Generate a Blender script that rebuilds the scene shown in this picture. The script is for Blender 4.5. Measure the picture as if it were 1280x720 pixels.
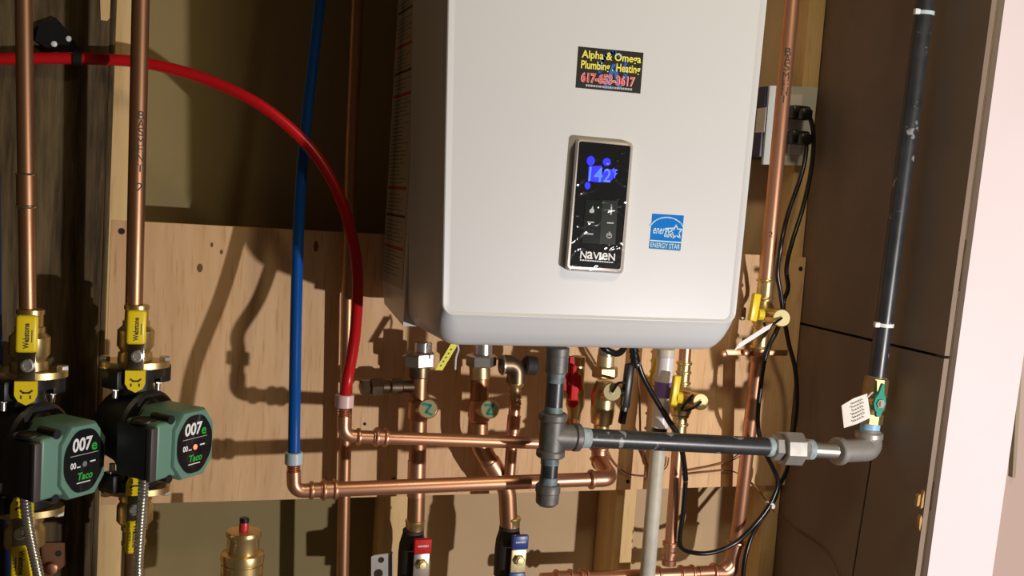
import bpy, bmesh, math, random
from mathutils import Vector, Matrix
random.seed(7)
for o in list(bpy.data.objects): bpy.data.objects.remove(o)
SC = bpy.context.scene
COL = SC.collection
V = Vector
# ------------------------------------------------------------------ camera
ZO = 1.25                                   # height of the boiler's underside above the floor
YAW, PITCH, ROLL, FPX = 0.332924, -0.086689, 0.068710, 1300.79
CAM = V((-0.330925, -1.590325, 0.201366 + ZO))
_F = V((math.sin(YAW)*math.cos(PITCH), math.cos(YAW)*math.cos(PITCH), math.sin(PITCH)))
_R0 = V((math.cos(YAW), -math.sin(YAW), 0)); _U0 = _R0.cross(_F)
_R = math.cos(ROLL)*_R0 + math.sin(ROLL)*_U0
_U = -math.sin(ROLL)*_R0 + math.cos(ROLL)*_U0
cd = bpy.data.cameras.new('camera'); cam = bpy.data.objects.new('camera', cd); COL.objects.link(cam)
cd.sensor_width = 36; cd.lens = FPX/1280*36; cd.clip_start = .02
M = Matrix((_R, _U, -_F)).transposed().to_4x4(); M.translation = CAM
cam.matrix_world = M
SC.camera = cam
# ------------------------------------------------------------------ world, lights, exposure
w = bpy.data.worlds.new('world'); SC.world = w; w.use_nodes = True
bg = w.node_tree.nodes['Background']; bg.inputs[0].default_value = (1.0, .74, .46, 1); bg.inputs[1].default_value = .036
ld = bpy.data.lights.new('work_lamp', 'POINT'); ld.energy = 109; ld.color = (1.0, .95, .93); ld.shadow_soft_size = .022
lamp = bpy.data.objects.new('work_lamp', ld); COL.objects.link(lamp); lamp.location = (1.05, -1.82, ZO-.31)
gd = bpy.data.lights.new('ceiling_lamp', 'AREA'); gd.shape = 'DISK'; gd.size = .34; gd.energy = 10; gd.color = (1.0, .83, .52)
ceil = bpy.data.objects.new('ceiling_lamp', gd); COL.objects.link(ceil); ceil.location = (.48, -1.25, ZO+1.18)
vs = SC.view_settings
vs.view_transform = 'Standard'; vs.look = 'None'; vs.gamma = 1; vs.use_curve_mapping = False; vs.exposure = 0.0
# ------------------------------------------------------------------ pixel -> point
def ray(x, y): return _F + (x-640)/FPX*_R - (y-360)/FPX*_U
def P(x, y, Y):
    d = ray(x, y); return CAM + d*((Y-CAM.y)/d.y)
def PX(x, y, X):
    d = ray(x, y); return CAM + d*((X-CAM.x)/d.x)
def mpp(p): return (p-CAM).dot(_F)/FPX       # metres per photo pixel at a point
def L3(l): return [P(*q) for q in l]
YF = -.336; XW = .7732
# ------------------------------------------------------------------ materials
MT = {}
def mat(name, col, rough=.5, metal=0, col2=None, nscale=20, stretch=(1,1,1), bump=0, contrast=(.35,.65), spots=None, spotscale=60, spotth=.7, emit=0, coat=0, rvar=0, alpha=1, trans=0, spec=.5, bscale=None):
    m = bpy.data.materials.new(name); m.use_nodes = True; nt = m.node_tree; b = nt.nodes['Principled BSDF']
    N = nt.nodes.new; L = nt.links.new
    b.inputs['Base Color'].default_value = (*col, 1); b.inputs['Roughness'].default_value = rough; b.inputs['Metallic'].default_value = metal
    b.inputs['Coat Weight'].default_value = coat; b.inputs['Specular IOR Level'].default_value = spec
    b.inputs['Transmission Weight'].default_value = trans
    if emit: b.inputs['Emission Color'].default_value = (*col, 1); b.inputs['Emission Strength'].default_value = emit
    src = None
    if col2 or bump or spots or rvar:
        tc = N('ShaderNodeTexCoord'); mp = N('ShaderNodeMapping'); mp.inputs['Scale'].default_value = stretch
        L(tc.outputs['Object'], mp.inputs[0])
        nz = N('ShaderNodeTexNoise'); nz.inputs['Scale'].default_value = nscale; nz.inputs['Detail'].default_value = 5; nz.inputs['Roughness'].default_value = .6
        L(mp.outputs[0], nz.inputs[0])
        if col2:
            r = N('ShaderNodeValToRGB'); r.color_ramp.elements[0].position, r.color_ramp.elements[1].position = contrast
            r.color_ramp.elements[0].color = (*col, 1); r.color_ramp.elements[1].color = (*col2, 1)
            L(nz.outputs[0], r.inputs[0]); src = r.outputs[0]
        if spots:
            n2 = N('ShaderNodeTexNoise'); n2.inputs['Scale'].default_value = spotscale; n2.inputs['Detail'].default_value = 3
            L(mp.outputs[0], n2.inputs[0])
            r2 = N('ShaderNodeValToRGB'); r2.color_ramp.elements[0].position = spotth; r2.color_ramp.elements[1].position = spotth+.05
            L(n2.outputs[0], r2.inputs[0])
            mx = N('ShaderNodeMix'); mx.data_type = 'RGBA'; L(r2.outputs[0], mx.inputs[0])
            if src: L(src, mx.inputs[6])
            else: mx.inputs[6].default_value = (*col, 1)
            mx.inputs[7].default_value = (*spots, 1); src = mx.outputs[2]
        if src: L(src, b.inputs['Base Color'])
        if rvar:
            mr = N('ShaderNodeMapRange'); mr.inputs[3].default_value = max(.02, rough-rvar); mr.inputs[4].default_value = rough+rvar
            L(nz.outputs[0], mr.inputs[0]); L(mr.outputs[0], b.inputs['Roughness'])
        if bump:
            bp = N('ShaderNodeBump'); bp.inputs['Strength'].default_value = bump; bp.inputs['Distance'].default_value = .002
            s = nz
            if bscale:
                s = N('ShaderNodeTexNoise'); s.inputs['Scale'].default_value = bscale; L(mp.outputs[0], s.inputs[0])
            L(s.outputs[0], bp.inputs['Height']); L(bp.outputs[0], b.inputs['Normal'])
    MT[name] = m; return m
def ply_mat(name, a, b2, dash):
    m = mat(name, a, .75, 0, b2, nscale=5, stretch=(9,9,1.1), bump=.15, spec=.2)
    nt = m.node_tree; N = nt.nodes.new; L = nt.links.new; b = nt.nodes['Principled BSDF']
    src = b.inputs['Base Color'].links[0].from_socket
    tc = N('ShaderNodeTexCoord'); mp = N('ShaderNodeMapping'); mp.inputs['Scale'].default_value = (220, 220, 16); L(tc.outputs['Object'], mp.inputs[0])
    nz = N('ShaderNodeTexNoise'); nz.inputs['Scale'].default_value = 1; nz.inputs['Detail'].default_value = 3; L(mp.outputs[0], nz.inputs[0])
    r = N('ShaderNodeValToRGB'); r.color_ramp.elements[0].position = .56; r.color_ramp.elements[1].position = .72; r.color_ramp.elements[1].color = (.75,.75,.75,1); L(nz.outputs[0], r.inputs[0])
    mx = N('ShaderNodeMix'); mx.data_type = 'RGBA'; L(r.outputs[0], mx.inputs[0]); L(src, mx.inputs[6]); mx.inputs[7].default_value = (*dash, 1)
    L(mx.outputs[2], b.inputs['Base Color']); return m
ply_mat('plywood', (.72,.45,.235), (.80,.53,.30), (.56,.31,.13))
ply_mat('pine', (.70,.48,.22), (.76,.54,.27), (.62,.39,.15))
mat('knot', (.16,.07,.025), .8); mat('hole', (.03,.015,.008), .9)
mat('timber', (.034,.023,.011), .85, 0, (.15,.105,.052), nscale=4, stretch=(16,16,1.3), bump=.6, spec=.2, spots=(.12,.10,.07), spotscale=11, spotth=.70)
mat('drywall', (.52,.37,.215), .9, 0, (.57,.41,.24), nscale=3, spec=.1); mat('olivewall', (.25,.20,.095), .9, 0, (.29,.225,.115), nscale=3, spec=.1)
mat('brownpanel', (.20,.148,.115), .55, 0, (.25,.182,.14), nscale=4, spots=(.45,.38,.32), spotscale=26, spotth=.755, bump=.05, spec=.35)
mat('gap', (.01,.007,.005), .9)
mat('greytrim', (.23,.19,.12), .7, 0, (.27,.225,.14), nscale=12); mat('paleedge', (.40,.34,.22), .8, 0, (.30,.25,.16), nscale=30)
mat('casing', (.70,.61,.63), .6, 0, (.73,.635,.655), nscale=4, spots=(.5,.43,.44), spotscale=9, spotth=.76)
mat('beigewall', (.40,.29,.25), .8); mat('floor', (.12,.10,.08), .8, 0, (.15,.125,.10), nscale=4)
mat('boilerwhite', (.62,.625,.635), .38, 0, bump=.012, nscale=150, spec=.4); mat('boilercase', (.55,.52,.49), .4)
mat('labelwhite', (.40,.35,.28), .6); mat('labelred', (.42,.04,.02), .6); mat('labelink', (.05,.04,.03), .7)
mat('bezel', (.50,.45,.41), .35, .35); mat('blackgloss', (.012,.012,.014), .12, coat=.5); mat('keypad', (.006,.010,.008), .18); mat('keypad2', (.022,.026,.024), .2)
mat('screenblue', (.0,.0,1.0), .5, emit=1.0); mat('screenpale', (.04,.12,1.0), .5, emit=1.3); mat('inkwhite', (.85,.85,.85), .5); mat('inkgrey', (.45,.46,.46), .5)
mat('stickerblack', (.015,.013,.012), .35); mat('inkyellow', (.85,.78,.10), .4); mat('inkred', (.80,.06,.05), .4); mat('inkblue', (.03,.12,.42), .4); mat('paperwhite', (.85,.84,.80), .5)
mat('starblue', (.0,.17,.60), .55, spec=.1); mat('starpale', (.55,.78,.92), .5, spec=.1); mat('starmid', (.03,.19,.46), .55, spec=.1); mat('inkpink', (.95,.75,.75), .4)
mat('copper', (.68,.355,.225), .38, .88, (.58,.28,.165), nscale=14, rvar=.08, contrast=(.3,.8))
mat('copperold', (.50,.265,.145), .40, .88, (.38,.19,.10), nscale=18, rvar=.1, contrast=(.3,.75))
mat('solder', (.72,.64,.55), .25, 1)
mat('brass', (.72,.54,.25), .34, .9, (.60,.44,.19), nscale=25, rvar=.08)
mat('brasspale', (.86,.74,.40), .42, .75); mat('bronze', (.25,.18,.11), .4, .9, (.13,.09,.06), nscale=40)
mat('nickel', (.62,.59,.54), .30, .85); mat('galv', (.40,.38,.35), .45, .5, (.32,.30,.28), nscale=35, rvar=.1)
mat('blackiron', (.022,.023,.026), .36, .0, (.034,.036,.040), nscale=30, rvar=.1, spots=(.26,.27,.29), spotscale=55, spotth=.655, spec=.6)
mat('castiron', (.17,.16,.15), .5, .4, (.12,.115,.11), nscale=60, bump=.2)
mat('tape', (.42,.52,.56), .6, 0, (.22,.27,.29), nscale=70); mat('tapeteal', (.20,.27,.27), .5, 0, (.07,.085,.09), nscale=70)
mat('tapeblue', (.30,.56,.80), .45)
mat('pexred', (.50,.008,.012), .3, spec=.35); mat('pexblue', (.003,.075,.34), .3, spec=.35); mat('pexnavy', (.010,.020,.09), .4)
mat('collarpink', (.70,.46,.46), .35, alpha=1); mat('collargrey', (.42,.52,.58), .35)
mat('yellow', (.88,.66,.015), .35); mat('redplastic', (.60,.012,.010), .6, spec=.3); mat('blueplastic', (.02,.05,.24), .35); mat('greenhandle', (.01,.28,.20), .4)
mat('blackplastic', (.008,.008,.008), .35); mat('rubber', (.006,.006,.006), .30); mat('pumpblack', (.010,.010,.010), .45); mat('pumpgreen', (.14,.27,.21), .38, spec=.4)
mat('pumpedge', (.065,.052,.050), .5)
mat('chromedark', (.30,.25,.20), .2, 1); mat('ledred', (1.0,.10,.05), .4, emit=4); mat('ledoff', (.22,.22,.22), .3); mat('inkgreen', (.03,.42,.05), .4); mat('markgreen', (.02,.30,.20), .5)
mat('steelflex', (.80,.77,.72), .26, .95); mat('pvcwhite', (.74,.72,.76), .3); mat('pvcold', (.52,.49,.40), .45, 0, (.62,.58,.50), nscale=40)
mat('primer', (.22,.14,.52), .35); mat('outletwhite', (.60,.62,.58), .4); mat('outletbright', (.85,.84,.82), .4); mat('navybox', (.022,.022,.075), .45)
mat('wirebrown', (.22,.10,.045), .6); mat('tiewhite', (.80,.80,.80), .4); mat('tieblue', (.55,.66,.70), .4); mat('paper', (.80,.74,.68), .8); mat('splinter', (.48,.28,.10), .8)
mat('shaderubber', (.03,.022,.018), .7); mat('yellowtag', (.86,.80,.03), .5); mat('redcap', (.55,.03,.04), .35)  # near-black: painted shade on the isolation valve bodies, real rubber on the elbow end
def film_mat():
    m = bpy.data.materials.new('film'); m.use_nodes = True; nt = m.node_tree; nt.nodes.clear(); N = nt.nodes.new; L = nt.links.new
    o = N('ShaderNodeOutputMaterial'); mx = N('ShaderNodeMixShader'); t = N('ShaderNodeBsdfTransparent'); g = N('ShaderNodeBsdfGlossy'); g.inputs['Roughness'].default_value = .12
    lw = N('ShaderNodeLayerWeight'); lw.inputs[0].default_value = .25; mr = N('ShaderNodeMapRange'); mr.inputs[3].default_value = .018; mr.inputs[4].default_value = .3
    L(lw.outputs['Fresnel'], mr.inputs[0]); L(mr.outputs[0], mx.inputs[0]); L(t.outputs[0], mx.inputs[1]); L(g.outputs[0], mx.inputs[2]); L(mx.outputs[0], o.inputs[0]); MT['film'] = m
film_mat()
# ------------------------------------------------------------------ mesh builder
def frame(ax):
    ax = ax.normalized(); h = V((0,0,1)) if abs(ax.z) < .9 else V((1,0,0))
    u = h.cross(ax).normalized(); return u, ax.cross(u)
class MB:
    def __init__(s): s.v = []; s.f = []
    def add(s, vs_, fs):
        n = len(s.v); s.v += [V(q) for q in vs_]; s.f += [tuple(i+n for i in f) for f in fs]; return s
    def tube(s, pts, r, n=16, cap=True):
        pts = [V(q) for q in pts]; k = len(pts); rs = r if isinstance(r, (list, tuple)) else [r]*k
        T = []
        for i in range(k):
            a = pts[max(0,i-1)]; b = pts[min(k-1,i+1)]; T.append((b-a).normalized())
        u, v = frame(T[0]); vs_ = []
        for i in range(k):
            if i:
                u = (u - T[i]*u.dot(T[i])).normalized(); v = T[i].cross(u)
            for j in range(n):
                a = 2*math.pi*j/n; vs_.append(pts[i] + (u*math.cos(a)+v*math.sin(a))*rs[i])
        fs = [(i*n+j, i*n+(j+1)%n, (i+1)*n+(j+1)%n, (i+1)*n+j) for i in range(k-1) for j in range(n)]
        if cap: fs += [tuple(range(n-1,-1,-1)), tuple(range((k-1)*n, k*n))]
        return s.add(vs_, fs)
    def lathe(s, A, ax, prof, n=24, phase=0):
        A = V(A); ax = V(ax).normalized(); u, v = frame(ax); vs_ = []; k = len(prof)
        for h, r in prof:
            for j in range(n):
                a = 2*math.pi*j/n+phase; vs_.append(A+ax*h+(u*math.cos(a)+v*math.sin(a))*max(r,1e-5))
        fs = [(i*n+j, i*n+(j+1)%n, (i+1)*n+(j+1)%n, (i+1)*n+j) for i in range(k-1) for j in range(n)]
        fs += [tuple(range(n-1,-1,-1)), tuple(range((k-1)*n, k*n))]
        return s.add(vs_, fs)
    def cyl(s, A, B, r, n=20, ch=0):
        A = V(A); B = V(B); h = (B-A).length
        pr = [(0,r),(h,r)] if not ch else [(0,r-ch),(ch,r),(h-ch,r),(h,r-ch)]
        return s.lathe(A, B-A, pr, n)
    def hexn(s, A, B, r, phase=0): 
        A = V(A); B = V(B); h = (B-A).length; c = r*.1
        return s.lathe(A, B-A, [(0,r*.88),(c,r),(h-c,r),(h,r*.88)], 6, phase)
    def prism(s, poly, ext):
        poly = [V(q) for q in poly]; ext = V(ext); n = len(poly)
        return s.add(poly+[q+ext for q in poly], [tuple(range(n)), tuple(range(2*n-1,n-1,-1))]+[(i,i+n,(i+1)%n+n,(i+1)%n) for i in range(n)])
    def box(s, c, size, bev=0, rot=None, seg=2):
        bm = bmesh.new(); bmesh.ops.create_cube(bm, size=1)
        for q in bm.verts: q.co = V((q.co.x*size[0], q.co.y*size[1], q.co.z*size[2]))
        if bev: bmesh.ops.bevel(bm, geom=bm.edges[:], offset=bev, segments=seg, affect='EDGES', profile=.5)
        mm = (rot.to_4x4() if rot else Matrix())
        bm.verts.index_update()
        s.add([mm@q.co+V(c) for q in bm.verts], [tuple(q.index for q in f.verts) for f in bm.faces]); bm.free(); return s
    def pxprism(s, pts, Y, t):
        return s.prism([P(x, y, Y) for x, y in pts], (0, t, 0))
    def obj(s, name, m, parent=None, sharp=38, label=None):
        base = parent.location if parent else V((sum(q.x for q in s.v)/len(s.v), sum(q.y for q in s.v)/len(s.v), min(q.z for q in s.v)))
        me = bpy.data.meshes.new(name); me.from_pydata([q-base for q in s.v], [], s.f)
        bm = bmesh.new(); bm.from_mesh(me); bmesh.ops.recalc_face_normals(bm, faces=bm.faces[:]); bm.to_mesh(me); bm.free()
        me.polygons.foreach_set('use_smooth', [True]*len(me.polygons)); me.set_sharp_from_angle(angle=math.radians(sharp))
        me.materials.append(MT[m]); o = bpy.data.objects.new(name, me); COL.objects.link(o)
        if parent: o.parent = parent
        else: o.location = base
        if label: o['label'] = label
        return o
def tag(o, label=None, cat=None, group=None, kind=None):
    for k, v in (('label',label),('category',cat),('group',group),('kind',kind)):
        if v: o[k] = v
    return o
def thing(name, label, cat, loc=(0,0,0), group=None):
    o = bpy.data.objects.new(name, None); COL.objects.link(o); o.location = V(loc); o.empty_display_size = .02
    return tag(o, label, cat, group)
def ctree(o, parent=None):
    c = o.copy(); COL.objects.link(c); c.parent = parent
    for ch in list(o.children): ctree(ch, c)
    return c
def fillet(pts, r, seg=8):
    pts = [V(q) for q in pts]; out = [pts[0]]
    for a, b, c in zip(pts, pts[1:], pts[2:]):
        d1 = (a-b).normalized(); d2 = (c-b).normalized(); an = d1.angle(d2); t = min(r/math.tan(an/2), .48*(a-b).length, .48*(c-b).length); rr = t*math.tan(an/2)
        ce = b+(d1+d2).normalized()*(rr/math.sin(an/2)); s0 = (b+d1*t)-ce; s1 = (b+d2*t)-ce
        e1 = s0.normalized(); e2 = (s1-e1*s1.dot(e1)).normalized(); th = math.pi-an
        for i in range(seg+1):
            q = th*i/seg; out.append(ce+(e1*math.cos(q)+e2*math.sin(q))*rr)
    return out+[pts[-1]]
def smooth(pts, k=8):
    pts = [V(q) for q in pts]; q = [pts[0]*2-pts[1]]+pts+[pts[-1]*2-pts[-2]]; out = []
    for i in range(1, len(q)-2):
        for j in range(k):
            t = j/k; a,b,c,d = q[i-1:i+3]
            out.append(.5*((2*b)+(c-a)*t+(2*a-5*b+4*c-d)*t*t+(3*b-a-3*c+d)*t**3))
    return out+[pts[-1]]
_tc = {}
def tmesh(s, bold=0.0, spacing=1.0):
    key = (s, bold, spacing)
    if key in _tc: return _tc[key]
    c = bpy.data.curves.new('t', 'FONT'); c.body = s; c.size = 1; c.offset = bold; c.space_character = spacing; c.resolution_u = 3; c.fill_mode = 'FRONT'
    o = bpy.data.objects.new('t', c); COL.objects.link(o); dg = bpy.context.evaluated_depsgraph_get(); dg.update()
    me = bpy.data.meshes.new_from_object(o.evaluated_get(dg)); vs_ = [q.co.copy() for q in me.vertices]; fs = [tuple(f.vertices) for f in me.polygons]
    bpy.data.objects.remove(o); bpy.data.meshes.remove(me); bpy.data.curves.remove(c)
    x0 = min(q.x for q in vs_); x1 = max(q.x for q in vs_); y0 = min(q.y for q in vs_); y1 = max(q.y for q in vs_)
    _tc[key] = ([((q.x-x0)/(x1-x0 or 1), (q.y-y0)/(y1-y0 or 1)) for q in vs_], fs); return _tc[key]
def text(mb, s, fn, rect=(0,0,1,1), bold=0.0, shear=0, spacing=1.0):
    vs_, fs = tmesh(s, bold, spacing); u0, v0, u1, v1 = rect
    mb.add([fn(u0+(u1-u0)*(a+shear*(b-.5)), v0+(v1-v0)*b) for a, b in vs_], fs); return mb
def quadpx(tl, tr, br, bl, Y):
    a, b, c, d = [P(x, y, Y) for x, y in (tl, tr, br, bl)]
    return lambda u, v: (d*(1-u)+c*u)*(1-v)+(a*(1-u)+b*u)*v
def stroke(mb, fn, pts, wd, asp=1.0, closed=False):     # flat band along uv points
    n = len(pts); rng = range(n if closed else n-1)
    for i in rng:
        a = pts[i]; b = pts[(i+1)%n]; dx, dy = (b[0]-a[0])*asp, b[1]-a[1]; l = math.hypot(dx, dy) or 1; nx, ny = -dy/l*wd/2, dx/l*wd/2; ex, ey = dx/l*wd*.3, dy/l*wd*.3
        q = [(a[0]+(nx-ex)/asp, a[1]+ny-ey), (b[0]+(nx+ex)/asp, b[1]+ny+ey), (b[0]+(-nx+ex)/asp, b[1]-ny+ey), (a[0]+(-nx-ex)/asp, a[1]-ny-ey)]
        mb.add([fn(*z) for z in q], [(0,1,2,3)])
    return mb
def rect_uv(mb, fn, u0, v0, u1, v1): return mb.add([fn(u0,v0), fn(u1,v0), fn(u1,v1), fn(u0,v1)], [(0,1,2,3)])
def rrect(x0, y0, x1, y1, r, k=5):
    out = []
    for cx, cy, a0 in ((x1-r,y1-r,0),(x0+r,y1-r,90),(x0+r,y0+r,180),(x1-r,y0+r,270)):
        for i in range(k+1):
            a = math.radians(a0+90*i/k); out.append((cx+r*math.cos(a), cy+r*math.sin(a)))
    return out
def bead(mb, A, ax, r, wd=.006, k=1.22): # rolled press-ring
    mb.lathe(A-ax*wd/2, ax, [(0,r),(wd*.2,r*k),(wd*.5,r*(k+.05)),(wd*.8,r*k),(wd,r)], 20)
def sleeve(mb, A, B, r, beads=True):
    A = V(A); B = V(B); ax = (B-A).normalized(); h = (B-A).length
    mb.lathe(A, ax, [(0,r),(.001,r*1.13),(h-.001,r*1.13),(h,r)], 20)
    if beads: bead(mb, A+ax*.005, ax, r*1.1); bead(mb, B-ax*.005, ax, r*1.1)
# ================================================================== SETTING
b = MB().box((.1,-1.5,-.02), (6,6,.04)); tag(b.obj('floor', 'floor'), 'grey floor below the heating equipment', 'floor', kind='structure')
zb0, zt0 = 0.35, 2.35
b = MB().box(((-1.3+XW)/2, .099, (zb0+zt0)/2), (XW+1.3, .02, zt0-zb0))
wall_back = tag(b.obj('wall_back', 'drywall'), 'recessed drywall behind the studs and plywood', 'wall', kind='structure')
def wpart(name, b, m, parent): 
    o = b.obj(name, m); o.parent = parent; o.matrix_parent_inverse = Matrix.Translation(-parent.location); return o
def stud(x0, x1, m='pine', y0=.012, y1=.0872): 
    return wpart('stud', MB().box(((x0+x1)/2, (y0+y1)/2, (zb0+zt0)/2), (x1-x0, y1-y0, zt0-zb0), .002), m, wall_back)
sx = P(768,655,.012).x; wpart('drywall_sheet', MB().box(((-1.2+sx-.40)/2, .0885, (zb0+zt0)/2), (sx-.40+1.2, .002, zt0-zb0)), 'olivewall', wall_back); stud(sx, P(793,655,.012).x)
stud(sx-.408, sx-.370)
stud(P(131,150,.002).x, P(171,150,.002).x, y0=.001)
stud(P(1014,30,.002).x, XW-.0015, y0=.0125)
# old dark timber post at the left
bx1 = P(126,360,-.03).x
wb = MB().box(((bx1-.95)/2, .025, (zb0+zt0)/2), (bx1+.95, .11, zt0-zb0), .006)
post = wpart('timber_post', wb, 'timber', wall_back)
wpart('post_edge', MB().box((bx1+.0035, .0, (zb0+zt0)/2), (.0065,.04,zt0-zb0), .0015), 'timber', wall_back)
wpart('timber_splinter', MB().pxprism([(125,-5),(138,-5),(137,22),(134,26),(126,25)], -.031, .006), 'pine', wall_back)
# right side wall: painted panels
zs = PX(1003,405,XW).z
wr = MB().box((XW+.020, -.126, (zb0+zt0)/2), (.020, .448, zt0-zb0))
wall_right = tag(wr.obj('wall_right', 'gap'), 'dark brown panelled side wall of the recess', 'wall', kind='structure')
def panel(pts): return wpart('panel', MB().prism([V((XW, y, z)) for y, z in pts], (.009,0,0)), 'brownpanel', wall_right)
e_t = PX(1240,0,XW); e_b = PX(1148,690,XW); 
def ey(z): return e_t.y+(e_b.y-e_t.y)*(z-e_t.z)/(e_b.z-e_t.z)
g_t = PX(1087,585,XW); g_b = PX(1060,720,XW)
def gy(z): return g_t.y+(g_b.y-g_t.y)*(z-g_t.z)/(g_b.z-g_t.z)*.6
gj = .0022
panel([(.0875, zs+gj), (.0875, zt0), (ey(zt0), zt0), (ey(zs), zs+gj)])
zm = zs-gj; panel([(.0875, zm), (gy(zm)+gj, zm), (gy(zb0)+gj, zb0), (.0875, zb0)])
panel([(gy(zm)-gj, zm), (ey(zm), zm), (ey(zb0), zb0), (gy(zb0)-gj, zb0)])
# edge strip, jamb face and white casing at the front end of the side wall
def vstrip(name, xa, xb, ya, thick, m, za=zb0, zb=zt0, dx=0):
    return wpart(name, MB().prism([V((xa, ya+ey(za)-ey(zs), za)), V((xb, ya+ey(za)-ey(zs), za)), V((xb, ya+ey(zb)-ey(zs), zb)), V((xa, ya+ey(zb)-ey(zs), zb))], (0, thick, 0)), m, wall_right)
E0 = ey(zs)
zr = [zb0, P(1149,640,E0).z, P(1155,605,E0).z, P(1193,362,E0).z, P(1200,300,E0).z, zt0]
for i, (a, c) in enumerate(zip(zr, zr[1:])):
    off = (0,.004,0,.002,-.001)[i]
    vstrip('edge_strip', XW+.0095+off*.2, XW+.016, E0-.001-off*.3, .03, 'paleedge', a+.0008, c-.0008)
vstrip('jamb_strip', XW+.0185, XW+.042, E0-.0035, .03, 'greytrim')
for pts in ([(1146,633),(1148,620),(1151,618),(1150,627),(1149,632)],[(1151,636),(1153,622),(1156,613),(1155,624),(1154,634)],[(1149,660),(1150,648),(1152,644),(1153,650),(1151,658),(1150,664)]):
    wpart('wood_chip', MB().pxprism(pts, E0-.006, .006), 'splinter', wall_right)
xc0 = P(1205,362,E0-.012).x; xc1 = P(1262,600,E0-.012).x
b = MB().prism([V((xc0, E0-.012+ey(z)-E0, z)) if i in (0,3) else V((xc1, E0-.012+ey(z)-E0, z)) for i, z in enumerate((zb0,zb0,zt0,zt0))], (0,.02,0))
trim = tag(b.obj('trim_1', 'casing'), 'bright white painted door casing beside the brown side wall', 'trim', kind='structure')
b = MB().prism([V((xc1+.0005, E0+.012, zb0)), V((xc1+.5, E0+.012, zb0)), V((xc1+.5, E0+.012, zt0)), V((xc1+.0005, E0+.012, zt0))], (0,.02,0))
wf = tag(b.obj('wall_front', 'beigewall'), 'beige wall beyond the white casing', 'wall', kind='structure')
o = MB().prism([P(x, y, E0+.004) for x, y in ((1272.5,470),(1277,470),(1269.5,597),(1265.5,597))], (0,.007,0)); wpart('strike_strip', o, 'greytrim', wf)
# plywood mounting board
zpt = P(300,283.5,0).z; zpb = P(655,616,0).z; xp0 = P(134,420,0).x
plyb = thing('plywood_board', 'wide tan plywood mounting board screwed across the studs behind the boiler', 'board', ((xp0+XW)/2, 0, zpb))
MB().box(((xp0+XW-.002)/2, .006, (zpt+zpb)/2), (XW-.002-xp0, .0115, zpt-zpb), .0008).obj('sheet', 'plywood', plyb)
for x, y, r in ((152,289,4),(456,530,2),(785,602,2.5),(1001,336,3),(163,612,2.2)):
    c = P(x,y,-.0004); MB().lathe(c, (0,1,0), [(0,r*mpp(c)),(.0006,r*mpp(c))], 14).obj('screw_hole', 'hole', plyb)
for x, y, rx, ry in ((250,335,3.5,5.5),(395,308,3,7),(265,306,1.6,3),(277,315,1.8,3),(492,600,3,4),(158,217,0,0)):
    if not rx: continue
    c = P(x,y,-.0003); m_ = mpp(c); MB().prism([c+V((math.cos(a)*rx*m_,0,math.sin(a)*ry*m_)) for a in [k*math.pi/6 for k in range(12)]], (0,.0005,0)).obj('knot', 'knot', plyb)
# ================================================================== BOILER
zbt = P(736,434.5,-.306).z; zcr = P(736,397,YF).z; ztop = zbt+.70
lA, lB = P(556,0,YF), P(549,385,YF); rA, rB = P(961,0,YF), P(924,372,YF)
def bl(z): return lB.x+(lA.x-lB.x)*(z-lB.z)/(lA.z-lB.z)
def br(z): return rB.x+(rA.x-rB.x)*(z-rB.z)/(rA.z-rB.z)
boiler = thing('wall_hung_boiler', 'large white wall-hung boiler with digital control panel', 'boiler', (.22, -.17, zbt))
def outl(ins, zb, rc, Y):
    pts = [V((bl(ztop)+ins, Y, ztop))]
    x0 = bl(zb+rc)+ins; x1 = br(zb+rc)-ins
    for i in range(9):
        a = math.pi+math.pi/2*i/8; pts.append(V((x0+rc+rc*math.cos(a), Y, zb+rc+rc*math.sin(a))))
    for i in range(9):
        a = 1.5*math.pi+math.pi/2*i/8; pts.append(V((x1-rc+rc*math.cos(a), Y, zb+rc+rc*math.sin(a))))
    return pts+[V((br(ztop)-ins, Y, ztop))]
dz = zcr-zbt
rings = [outl(i, z, r, y) for i, z, r, y in ((.002,zbt+.001,.030,-.160),(0,zbt,.032,-.165),(0,zbt,.034,YF+.034),(.0008,zbt+.002,.034,YF+.026),(.002,zbt+.007,.033,YF+.018),(.0022,zbt+dz*.50,.030,YF+.0070),(.0026,zbt+dz*.82,.024,YF+.0014),(.0034,zcr-.0030,.017,YF-.0012),(.0046,zcr-.0012,.015,YF-.0022),(.0058,zcr-.0004,.014,YF-.0022),(.0128,zcr+.0030,.010,YF))]
b = MB(); n = len(rings[0]); b.add([q for r in rings for q in r], [(i*n+j, i*n+j+1, (i+1)*n+j+1, (i+1)*n+j) for i in range(len(rings)-1) for j in range(n-1)]+[tuple(range(n))]+[tuple([i*n for i in range(len(rings))]+[i*n+n-1 for i in range(len(rings)-1,-1,-1)])])
b.add(rings[-1], [tuple(range(n))])
b.obj('front_cover', 'boilerwhite', boiler, 28)
zcs = P(482,378,-.012).z
b = MB().prism([V((.004,-.008,zcs+.03)), V((.004,-.03,zcs)), V((.004,-.164,zbt+.004)), V((.004,-.164,ztop-.004)), V((.004,-.008,ztop-.004))], (.432,0,0)); b.obj('rear_case', 'boilercase', boiler)
ya, yb = PX(487,190,.0035).y, PX(513,190,.0035).y; zl = PX(482,352,.0035).z
MB().box((.0036,(ya+yb)/2,(zl+ztop-.03)/2), (.0008, abs(ya-yb), ztop-.03-zl)).obj('warning_label', 'labelwhite', boiler)
lab = [o for o in boiler.children if o.name.startswith('warning_label')][0]
def side_fn(u, v): return V((.0031, ya+(yb-ya)*u, zl+(ztop-.03-zl)*v))
H = ztop-.03-zl
def vz(py): return (PX(499,py,.0035).z-zl)/H
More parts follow.
